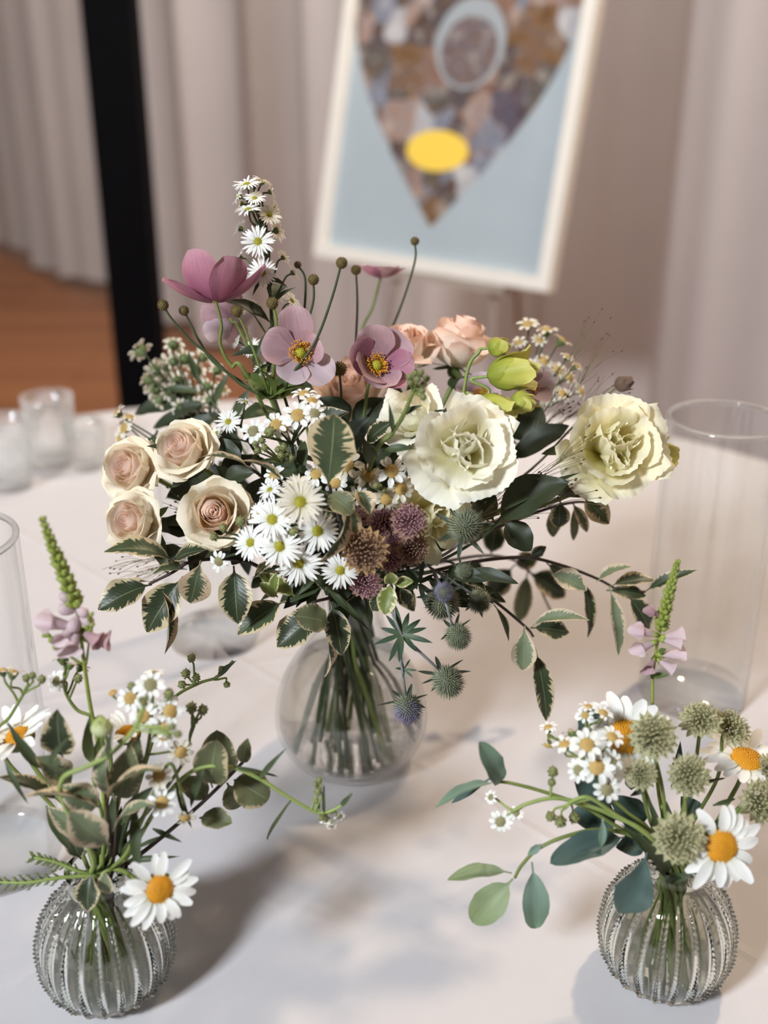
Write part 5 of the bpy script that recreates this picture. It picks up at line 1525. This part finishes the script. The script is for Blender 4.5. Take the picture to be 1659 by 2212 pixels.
# ---- ox-eye daisies
def oxeye(label, px, py, rpx, y, axis, seed, vase, group, via=(), gap=0.0, n=20, lift=0.0, stem_r=0.0016):
    p = W(px, py, y); R = S(rpx, p); a = D(*axis)
    pts = [p-a*R*0.2, p-a*R*0.6]+[W(q[0], q[1], q[2]) for q in via]
    pts += into_vase(pts[-1], vase)
    o = thing('oxeye_daisy', label, 'flower', pts[-1], group)
    daisy(o, p, R, a, 'ox', seed, nray=n, gap=gap, ragged=0.22, lift=lift)
    stem_tube('stem', pts, stem_r*.85, stem_r, M_stem, o)
    return o
GO = 'ox-eye daisies'
oxeye('ox-eye daisy with ragged petals drooping over the rim of its bud vase', 344, 1921, 88, YL-.045, (.30, .12, .92), 3, 'left', GO, ((300, 1905, YL-.02), (262, 1880, YL-.006)), 0.16, 19)
oxeye('ox-eye daisy seen from the side with its petals folded back, beside the cylinder', 38, 1592, 92, YL+.02, (-.22, .80, .50), 4, 'left', GO, ((90, 1680, YL+.02), (170, 1780, YL+.01)), 0.05, 18, 0.25)
oxeye('ox-eye daisy buried among sneezewort with cream petals standing up', 276, 1584, 70, YL+.02, (.05, .80, .50), 6, 'left', GO, ((265, 1680, YL+.015),), 0.2, 14, 0.5)
p = W(220, 1568, YL-.02)
full = [p, W(222, 1600, YL-.015), W(232, 1700, YL-.005)]; full += into_vase(full[-1], 'left')
o = thing('flower_bud', 'round pale green flower bud among the variegated leaves', 'flower', full[-1])
M_pale = sheet('bud_pale', [(0.0, 'b8c090'), (0.5, 'c6cc9c'), (1.0, 'a8b46c')], .25, .25)
lq = lbud(o, p-D(0, 1, .2)*S(24, p), S(48, p), D(0, 1, .25), 5, .46, .15)
for ch in [lq]+list(lq.children): ch.data.materials[0] = M_pale
stem_tube('stem', full, .0011, .0014, M_stem, o)

# ---- sneezewort
spray('crowded head of sneezewort standing tallest in this bud vase', [(330, 1500, 0), (322, 1600, 0), (300, 1690, .0), (262, 1800, 0)], [
    (326, 1479, 70, (0, .35, .9), -.004, 'sns'), (333, 1455, 54, (.05, .95, .3), .004, 'sn'), (284, 1484, 22, (-.1, .5, .8), 0, 'bud'), (243, 1496, 30, (-.3, .8, .4), 0, 'disc'), (281, 1508, 66, (-.12, .15, .95), -.004, 'sn'),
    (309, 1547, 70, (-.15, .12, .95), -.008, 'sn'), (367, 1537, 74, (.25, .15, .92), -.004, 'sn'), (365, 1500, 26, (.2, .6, .7), -.004, 'bud'), (357, 1570, 60, (.15, .1, .95), -.008, 'sn'), (352, 1588, 62, (.05, -.1, .97), -.006, 'sn'), (391, 1625, 62, (.2, .05, .95), -.004, 'snc')], YL+.005, 'left', GX)
spray('low sprig of sneezewort bending over the drooping ox-eye daisy', [(402, 1760, 0), (370, 1650, 0), (330, 1720, 0), (275, 1840, 0)], [
    (343, 1676, 66, (-.05, .2, .95), -.004, 'snc'), (350, 1733, 70, (0, .02, 1), -.008, 'sn'), (400, 1766, 52, (.3, -.6, .6), -.004, 'snc')], YL-.01, 'left', GX)
o = spray('sneezewort stem of green buds arching in front of the leaves', [(312, 1520, 0), (290, 1575, 0), (240, 1628, 0), (190, 1655, 0), (135, 1682, .0), (140, 1740, .01), (200, 1850, .02)], [
    (305, 1512, 16, (-.3, .9, .3), 0, 'bud'), (316, 1508, 15, (.1, .9, .3), 0, 'bud'), (310, 1520, 14, (0, .9, .4), -.003, 'bud'), (372, 1570, 19, (.4, .4, .8), -.004, 'bud'), (384, 1586, 20, (.5, .1, .8), -.006, 'bud'), (364, 1590, 18, (.2, .0, .9), -.008, 'bud')], YL-.035, 'left', GX, r0=.0011, r1=.0017, mat=M_stem_lt)
leafp(o, (236, 1640), (247, 1560), YL-.035, YL-.04, 14, M_lance, wf=wl_lance, petiole=0)
leafp(o, (240, 1628), (200, 1668), YL-.036, YL-.03, 16, M_lance, wf=wl_lance, petiole=0)
o = spray('sneezewort stem arching far out over the bare cloth towards the round vase', [(758, 1716, 0), (738, 1740, 0), (690, 1756, 0), (632, 1727, 0), (560, 1682, 0), (500, 1658, 0), (440, 1657, 0), (390, 1685, 0), (330, 1760, 0), (275, 1850, 0)], [
    (690, 1686, 15, (-.2, .9, .3), 0, 'bud'), (683, 1694, 14, (-.6, .6, .4), 0, 'bud'), (688, 1710, 20, (-.5, .5, .6), -.003, 'bud'), (684, 1730, 16, (-.3, .3, .7), 0, 'bud'), (702, 1772, 34, (-.2, -.5, .7), 0, 'sns'), (716, 1785, 28, (.1, -.7, .6), -.004, 'sns'), (733, 1764, 32, (.5, -.4, .6), 0, 'sns'), (695, 1765, 16, (-.3, -.4, .8), -.004, 'bud')], YL+.0, 'left', GX, r0=.0009, r1=.0015, mat=M_stem_lt)
for k, (a, b_, wd, dy) in enumerate((((560, 1684), (621, 1614), 13, 0), ((495, 1656), (603, 1678), 10, .006), ((631, 1726), (578, 1816), 8, .02), ((735, 1742), (762, 1712), 10, 0), ((700, 1755), (700, 1690), 8, -.002), ((440, 1657), (412, 1745), 20, -.004))):
    leafp(o, a, b_, YL, YL+dy, wd, M_lance, wf=wl_lance, petiole=0, seed=k, nu=5, bend=.12)
o = spray('soft focus sprig of green buds behind the sneezewort', [(503, 1428, 0), (470, 1462, 0), (430, 1476, 0), (375, 1508, -.02), (340, 1570, -.04), (280, 1760, -.08)], [
    (414, 1422, 20, (-.2, .9, .3), 0, 'bud'), (402, 1456, 22, (-.4, .7, .4), 0, 'bud'), (424, 1464, 20, (-.2, .6, .6), 0, 'bud'), (394, 1479, 20, (-.7, .1, .5), 0, 'bud'), (490, 1478, 16, (.2, -.9, .3), 0, 'bud'), (478, 1445, 14, (0, .9, .2), 0, 'bud')], YL+.09, 'left', GX, r0=.0008)
leafp(o, (470, 1462), (512, 1426), YL+.09, YL+.09, 14, M_lance, wf=wl_lance, petiole=0)
spray('sprig of sneezewort buds and half open heads next to the cream petals', [(430, 1540, 0), (412, 1580, 0), (400, 1640, 0), (330, 1740, 0)], [
    (414, 1530, 26, (-.1, .9, .3), 0, 'bud'), (438, 1534, 24, (.3, .9, .3), 0, 'bud'), (420, 1558, 18, (.1, .7, .5), 0, 'bud'), (412, 1522, 34, (-.1, .95, .1), .004, 'sns')], YL+.02, 'left', GX, r0=.0007)
spray('sneezewort seen from behind next to the pink tubes', [(146, 1422, 0), (139, 1485, 0), (165, 1532, 0), (208, 1558, 0), (240, 1650, .0)], [
    (134, 1423, 50, (-.25, .95, -.1), 0, 'sns'), (152, 1436, 40, (.2, .9, -.3), 0, 'snc'), (122, 1472, 54, (-.5, .2, .8), .004, 'sns'), (168, 1466, 22, (.4, .8, .3), 0, 'bud'), (175, 1440, 46, (.3, .6, -.5), .01, 'snc')], YL+.035, 'left', GX, r0=.0009)
spray('closed sneezewort buds on a forked stem against the tall cylinder', [(50, 1500, 0), (20, 1550, 0), (-5, 1580, 0), (20, 1650, 0), (120, 1750, 0)], [
    (57, 1465, 18, (-.1, .9, .3), 0, 'bud'), (70, 1460, 18, (.1, .9, .3), 0, 'bud'), (90, 1468, 20, (.5, .8, .3), 0, 'bud'), (28, 1452, 56, (.1, .95, -.1), 0, 'snc'), (5, 1448, 50, (-.2, .9, .1), .005, 'snc')], YL+.02, 'left', GX, r0=.0009)

# ---- variegated leaves
GV = 'variegated leaf twigs in the bud vase'
branch('upright twig of grey green variegated leaves with curled pale rims', [(232, 1640, YL-.01), (230, 1720, YL-.008), (236, 1850, YL)], [
    ((136, 1636), (124, 1530), YL, YL-.01, 74, M_var_d, dict(normal=(.1, .2, 1))),
    ((262, 1735), (232, 1606), YL-.01, YL-.02, 66, M_var_g, dict(normal=(-.5, .2, .8), fold=.25)),
    ((258, 1730), (284, 1608), YL-.005, YL-.012, 72, M_var_o, dict(normal=(.2, .2, 1))),
    ((238, 1826), (148, 1752), YL-.03, YL-.045, 82, M_var_g, dict(normal=(.0, .3, 1), wf=wl_obov)),
    ((222, 1752), (52, 1722), YL-.025, YL-.035, 44, M_var_w, dict(normal=(-.2, 1, .3), fold=.35)),
    ((220, 1745), (128, 1700), YL-.02, YL-.025, 70, M_var_g, dict(normal=(-.1, .4, 1))),
    ((226, 1740), (352, 1662), YL-.02, YL-.04, 40, M_var_w, dict(normal=(-.3, 1, .4), fold=.30)),
    ((246, 1796), (336, 1738), YL-.015, YL-.03, 42, M_var_g, dict(normal=(-.2, .9, .6), fold=.25)),
    ((158, 1700), (76, 1634), YL-.0, YL-.01, 64, M_var_g, dict(normal=(.2, .5, .9))),
    ((130, 1735), (-4, 1680), YL-.0, YL-.01, 48, M_var_d, dict(normal=(.1, .8, .5))),
    ((196, 1812), (104, 1744), YL-.01, YL-.01, 50, M_var_g, dict()),
    ((250, 1700), (300, 1590), YL+.005, YL, 60, M_var_o, dict(normal=(.4, .2, .8)))], YL, vase='left', group=GV)
branch('twig of round olive variegated leaves leaning towards the round vase', [(532, 1638, YL+.02), (500, 1672, YL+.02), (430, 1740, YL+.015), (345, 1812, YL+.01), (280, 1862, YL+.005)], [
    ((484, 1690), (468, 1576), YL+.03, YL+.03, 82, M_var_o, dict(wf=wl_round, petiole=.14)), ((458, 1702), (468, 1598), YL+.01, YL, 82, M_var_o, dict(wf=wl_round, petiole=.2)), ((524, 1652), (536, 1594), YL+.02, YL+.02, 34, M_var_o, dict()),
    ((505, 1684), (580, 1728), YL+.02, YL+.015, 82, M_var_o, dict(wf=wl_round, petiole=.04)), ((455, 1722), (392, 1684), YL+.02, YL+.02, 52, M_var_o, dict(wf=wl_round)), ((430, 1768), (502, 1778), YL+.01, YL+.0, 50, M_var_o, dict(wf=wl_round, normal=(0, .6, .8))), ((490, 1690), (520, 1742), YL+.03, YL+.03, 60, M_var_o, dict(wf=wl_round))], YL, vase='left', group=GV)
branch('short dark twig with small leaves lapping over the vase lip', [(252, 1760, YL-.006), (246, 1850, YL-.004), (236, 1880, YL)], [
    ((196, 1890), (190, 1968), YL-.025, YL-.033, 56, M_var_d, dict(normal=(-.1, .2, 1), petiole=.04)), ((232, 1932), (228, 1882), YL-.022, YL-.024, 40, M_var_g, dict()), ((262, 1782), (330, 1700), YL-.004, YL-.01, 34, M_lance, dict()), ((176, 1856), (150, 1790), YL, YL, 40, M_var_d, dict())], YL, vase='left', group=GV)
# ---- narrow leaves
lv = []
for k, (a, b_, wd, dy, mt) in enumerate((((88, 1660), (14, 1556), 24, 0, M_lance), ((110, 1655), (160, 1582), 16, -.02, M_lance), ((10, 1640), (62, 1738), 12, -.02, M_lance), ((292, 1745), (302, 1895), 26, -.03, M_lance), ((100, 1740), (160, 1845), 24, -.01, M_lance), ((230, 1850), (150, 1760), 22, .01, M_lance), ((250, 1850), (300, 1700), 30, .01, M_lance), ((260, 1860), (330, 1770), 20, 0, M_lance), ((270, 1860), (390, 1850), 14, 0, M_lance), ((240, 1850), (250, 1700), 34, .012, M_lance), ((215, 1850), (180, 1690), 26, .01, M_lance), ((330, 1790), (395, 1820), 12, -.01, M_lance), ((260, 1850), (262, 1740), 40, .015, M_laurel), ((225, 1860), (205, 1760), 40, .012, M_laurel), ((380, 1690), (415, 1790), 14, -.01, M_lance), ((300, 1830), (370, 1800), 10, -.01, M_lance))):
    lv.append((a, b_, YL+dy*.5, YL+dy, wd, mt, dict(wf=wl_lance, petiole=0.02, nu=5, bend=.12)))
branch('stem of long narrow green leaves curling out of the beaded bud vase', [(200, 1680, YL+.005), (225, 1780, YL+.003), (240, 1860, YL)], lv, YL, M_stem, vase='left', group='narrow leaf stems in the bud vases', name='foliage_stem')
# ---- ferny shoots
def fern(label, pts, y, vase, n=11, L=22, mat=M_fern):
    P = [W(a, b_, y+dy) for a, b_, dy in pts]
    full = P+into_vase(P[-1], vase)
    o = thing('fern_shoot', label, 'leaf', full[-1], 'feathery shoots')
    stem_tube('stem', full, .0009, .0015, M_stem_lt, o)
    sp_ = spline(P, 8); m = MB(); r = random.Random(n)
    for k in range(n):
        q = sp_[int(k*0.75*len(sp_)/n)]; tn = (sp_[0]-sp_[-1]).normalized()
        for sgn in (-1, 1):
            sd = (tn*.7+(UPV*sgn+RGT*r.uniform(-.3, .3))*.8).normalized()
            e = q+sd*S(L, q)*r.uniform(.6, 1)
            m.tube([q, q.lerp(e, .5)+tn*.001, e], .0007, .0003, 4)
            for z in (.45, .75):
                b_ = q.lerp(e, z); m.tube([b_, b_+(sd+tn*1.2).normalized()*S(L*.4, q)], .0006, .0002, 3)
    part('leaflets', m.mesh('leaflets', mat), o, kind='stuff')
fern('feathery green shoot curling up beside the vase lip', [(74, 1852, -.01), (120, 1862, -.01), (165, 1880, -.01), (215, 1895, -.005)], YL, 'left', 12, 20)
fern('feathery shoot stretching out flat over the cloth beside the cylinder', [(-10, 1905, -.02), (60, 1906, -.02), (130, 1896, -.015), (205, 1892, -.008)], YL, 'left', 9, 26)

# ================================================================ the bud vase of eucalyptus and astrantia
YR = BRV.y
GY = 'sneezewort stems in the bud vase of astrantia'
physostegia('obedient plant spike with lilac tubes in front of the glass cylinder', [W(1463, 1216, YR+.05), W(1446, 1280, YR+.05), W(1422, 1380, YR+.05), W(1410, 1470, YR+.05), W(1412, 1570, YR+.04), W(1424, 1720, YR+.02)],
    [(.31, (2.7, .4), .0095, 1), (.385, (2.9, .3), .0140, 0), (.41, (-2.8, .3), .0135, 0), (.40, (-.2, .6), .0125, 0), (.395, (.2, .5), .0135, 0), (.49, (-.6, .6), .0120, 0), (.475, (.05, .4), .0150, 0), (.48, (-2.2, .6), .0105, 1)], 'right', 0.0011, 17, 0.0022, 0.0052, 0.0, 0.36, [], 'obedient plant spikes')
o_ = bpy.data.objects['obedient_plant.001']
for k, (a, b_) in enumerate((((1408, 1462), (1445, 1458)), ((1408, 1465), (1404, 1440)), ((1424, 1410), (1440, 1402)), ((1432, 1352), (1448, 1350)))):
    leafp(o_, a, b_, YR+.05, YR+.045, 14, M_bract_lf, wf=wl_oval, petiole=0, seed=k, nu=5, nv=9)
# ---- ox-eye daisies
oxeye('ox-eye daisy half covered by an astrantia head, petals spread upward', 1350, 1590, 118, YR+.02, (-.05, .52, .82), 11, 'right', GO, ((1385, 1690, YR+.015),), 0.05, 19)
oxeye('ox-eye daisy facing out flat beside the largest astrantia over the vase', 1558, 1828, 106, YR-.03, (.10, .02, .98), 12, 'right', GO, ((1500, 1850, YR-.01),), 0.12, 21)
oxeye('ox-eye daisy seen edge on above the others, at the rim of the bunch', 1612, 1640, 100, YR+.03, (.05, .83, .52), 13, 'right', GO, ((1580, 1720, YR+.03), (1520, 1820, YR+.01)), 0.1, 19)
# ---- astrantia
def astr_thing(label, px, py, d, axis, y, key, seed, via=()):
    p = W(px, py, y); R = S(d, p)/2; a = D(*axis)
    pts = [p-a*R*0.3, p-a*R*0.8]+[W(*q) for q in via]
    pts += into_vase(pts[-1], 'right')
    o = thing('astrantia', label, 'flower', pts[-1], 'astrantia')
    astrantia(o, p, R, a, key, seed, 18)
    stem_tube('stem', pts, .0010, .0014, M_stem, o)
    return o
astr_thing('sage green astrantia in front of the half covered ox-eye daisy', 1412, 1590, 132, (-.05, .30, .92), YR-.005, 'g', 1, ((1430, 1700, YR),))
astr_thing('sage astrantia with tan bracts tilting back next to its darker twin', 1513, 1553, 116, (-.15, .65, .65), YR+.02, 'g', 2, ((1500, 1660, YR+.015), (1470, 1770, YR+.01)))
astr_thing('sage astrantia seen from the side, tilting back above the edge-on daisy', 1582, 1568, 112, (.25, .62, .62), YR+.03, 'g', 3, ((1550, 1680, YR+.03), (1490, 1790, YR+.01)))
astr_thing('round sage astrantia in full face at the middle of the bunch', 1490, 1675, 118, (.02, .10, .98), YR-.01, 'g', 4, ((1480, 1770, YR),))
astr_thing('small pale astrantia with loose florets beside the white sneezewort', 1386, 1674, 86, (-.1, .10, .95), YR-.01, 'g', 5, ((1400, 1760, YR),))
astr_thing('largest sage astrantia hanging at the lip of the bud vase', 1467, 1812, 142, (-.10, .03, .98), YR-.035, 'g', 6, ((1450, 1860, YR-.01),))
astr_thing('sage astrantia on the outer edge beneath the edge-on daisy', 1646, 1732, 122, (.25, .20, .92), YR+.0, 'g', 7, ((1560, 1800, YR), (1480, 1850, YR)))
astr_thing('wispy astrantia half outside the bunch above the outer one', 1668, 1662, 90, (.5, .40, .7), YR+.02, 'g', 8, ((1600, 1740, YR+.02), (1500, 1840, YR+.01)))
# ---- sneezewort
spray('close packed white sneezewort in front of the half covered ox-eye daisy', [(1290, 1640, 0), (1300, 1700, 0), (1350, 1750, 0), (1410, 1800, 0)], [
    (1268, 1609, 78, (-.08, .55, .8), -.004, 'sn'), (1289, 1657, 82, (-.05, .2, .97), -.008, 'sn'), (1250, 1664, 56, (-.2, .25, .9), -.006, 'sns'), (1320, 1645, 60, (.15, .3, .9), -.004, 'sns'), (1311, 1706, 66, (.05, 0, 1), -.010, 'sns'), (1322, 1592, 60, (.15, .7, .6), .002, 'sn'), (1219, 1608, 58, (-.25, .85, .4), 0, 'sn')], YR-.01, 'right', GY, mat=M_stem)
spray('upper sneezewort heads standing before the dark eucalyptus leaf', [(1268, 1560, 0), (1260, 1640, 0), (1300, 1730, 0), (1390, 1800, 0)], [
    (1270, 1526, 44, (0, .95, .25), 0, 'sn'), (1264, 1545, 40, (-.3, .3, .85), -.004, 'sn'), (1303, 1540, 48, (.2, .75, .5), -.002, 'sn'), (1184, 1571, 46, (-.2, .9, .3), .004, 'sn'), (1238, 1583, 52, (-.1, .7, -.4), .006, 'snc'), (1184, 1610, 44, (-.2, -.7, .4), .004, 'snc')], YR+.015, 'right', GY, r0=.0009)
o = spray('sneezewort stem trailing sideways with open heads low over the cloth', [(1108, 1752, 0), (1140, 1736, 0), (1200, 1724, 0), (1270, 1740, 0), (1330, 1765, 0), (1400, 1800, 0)], [
    (1081, 1775, 56, (-.2, .0, .95), 0, 'sns'), (1115, 1756, 36, (-.1, .4, .8), 0, 'sns'), (1060, 1722, 34, (-.6, .3, .6), .006, 'sns'), (1194, 1668, 26, (0, .8, .5), 0, 'bud'), (1192, 1690, 20, (0, .3, .8), 0, 'bud')], YR-.012, 'right', GY, r0=.0010, r1=.0016, mat=M_stem_lt)
spray('sneezewort stem with three nodding green buds below the white heads', [(1280, 1724, 0), (1230, 1735, 0), (1270, 1722, -.002), (1330, 1760, 0), (1400, 1805, 0)], [
    (1190, 1763, 24, (-.5, -.6, .5), 0, 'bud'), (1211, 1774, 28, (-.2, -.8, .5), -.002, 'bud'), (1241, 1766, 26, (.1, -.7, .4), .006, 'bud')], YR-.02, 'right', GY, r0=.0010, r1=.0016, mat=M_stem_lt)
# ---- eucalyptus
GE = 'eucalyptus twigs'
branch('eucalyptus twig with three slim grey green leaves at its raised tip', [(1068, 1688, YR-.0), (1105, 1692, YR), (1180, 1712, YR), (1260, 1742, YR), (1340, 1790, YR), (1410, 1830, YR)], [
    ((1078, 1694), (1034, 1602), YR, YR-.01, 50, M_euc, dict(petiole=.02, normal=(.2, .3, 1), wf=wl_round)), ((1062, 1692), (940, 1747), YR, YR-.015, 30, M_euc, dict(petiole=.03, normal=(0, .9, .5), fold=.3)), ((1058, 1682), (975, 1735), YR+.006, YR+.01, 16, M_euc_dk, dict(petiole=.1))], YR, M_stem, vase='right', group=GE, name='eucalyptus')
branch('eucalyptus twig dangling four oval leaves low over the white cloth', [(1112, 1896, YR-.02), (1128, 1868, YR-.02), (1165, 1832, YR-.02), (1225, 1806, YR-.018), (1300, 1792, YR-.012), (1380, 1812, YR-.006)], [
    ((1106, 1886), (966, 1902), YR-.02, YR-.025, 42, M_euc_g, dict(petiole=.14, normal=(0, .9, .6), fold=.2)), ((1108, 1898), (1020, 1992), YR-.022, YR-.03, 72, M_euc_g, dict(petiole=.12, normal=(-.1, .3, 1), wf=wl_round)), ((1149, 1862), (1156, 2005), YR-.022, YR-.03, 60, M_euc, dict(petiole=.14, normal=(.05, .2, 1), wf=wl_round)),
    ((1170, 1824), (1140, 1847), YR-.02, YR-.022, 18, M_euc, dict(petiole=.05)), ((1350, 1808), (1188, 1866), YR-.012, YR-.03, 64, M_euc_dk, dict(petiole=.10, normal=(.1, .7, .7), wf=wl_round)), ((1398, 1842), (1340, 1974), YR-.03, YR-.042, 86, M_euc_dk, dict(petiole=.06, normal=(.1, .1, 1), wf=wl_obov)), ((1302, 1768), (1298, 1832), YR-.018, YR-.024, 18, M_euc, dict())], YR, M_stem, vase='right', group=GE, name='eucalyptus')
branch('dark eucalyptus leaves crowded behind the sneezewort', [(1268, 1570, YR+.02), (1290, 1680, YR+.015), (1350, 1770, YR+.01), (1410, 1830, YR)], [
    ((1290, 1600), (1262, 1532), YR+.025, YR+.03, 70, M_euc_dk, dict(wf=wl_round)), ((1330, 1730), (1240, 1690), YR+.015, YR+.01, 86, M_euc_dk, dict(wf=wl_round)), ((1340, 1770), (1230, 1760), YR+.01, YR+.005, 76, M_euc_dk, dict()), ((1380, 1700), (1350, 1660), YR+.02, YR+.02, 50, M_euc_dk, dict()), ((1390, 1790), (1320, 1720), YR+.01, YR+.005, 70, M_euc_dk, dict()), ((1400, 1820), (1330, 1830), YR-.0, YR-.005, 50, M_euc_dk, dict()), ((1450, 1700), (1470, 1600), YR+.03, YR+.03, 26, M_euc_dk, dict(wf=wl_lance)), ((1500, 1770), (1470, 1720), YR+.02, YR+.02, 50, M_euc_dk, dict())], YR, M_stem, vase='right', group=GE, name='eucalyptus')
lv = []
for k, (a, b_, wd, dy) in enumerate((((1440, 1890), (1365, 1790), 36, -.02), ((1430, 1880), (1400, 1720), 34, .0), ((1450, 1860), (1500, 1730), 30, 0), ((1460, 1870), (1560, 1760), 22, .01), ((1420, 1860), (1340, 1780), 26, -.01), ((1440, 1840), (1440, 1730), 40, .01), ((1450, 1850), (1530, 1800), 24, 0), ((1420, 1850), (1360, 1740), 24, .01), ((1480, 1700), (1570, 1680), 10, .01), ((1400, 1700), (1360, 1720), 14, 0), ((1440, 1900), (1500, 1890), 24, -.02), ((1540, 1740), (1590, 1725), 10, .01))):
    lv.append((a, b_, YR+dy*.5, YR+dy, wd, M_lance, dict(wf=wl_lance, petiole=0.02, nu=5, bend=.12)))
branch('stem of dark narrow leaves packed inside the astrantia bunch', [(1430, 1740, YR+.005), (1432, 1800, YR+.003), (1434, 1870, YR)], lv, YR, M_stem, vase='right', group='narrow leaf stems in the bud vases', name='foliage_stem')
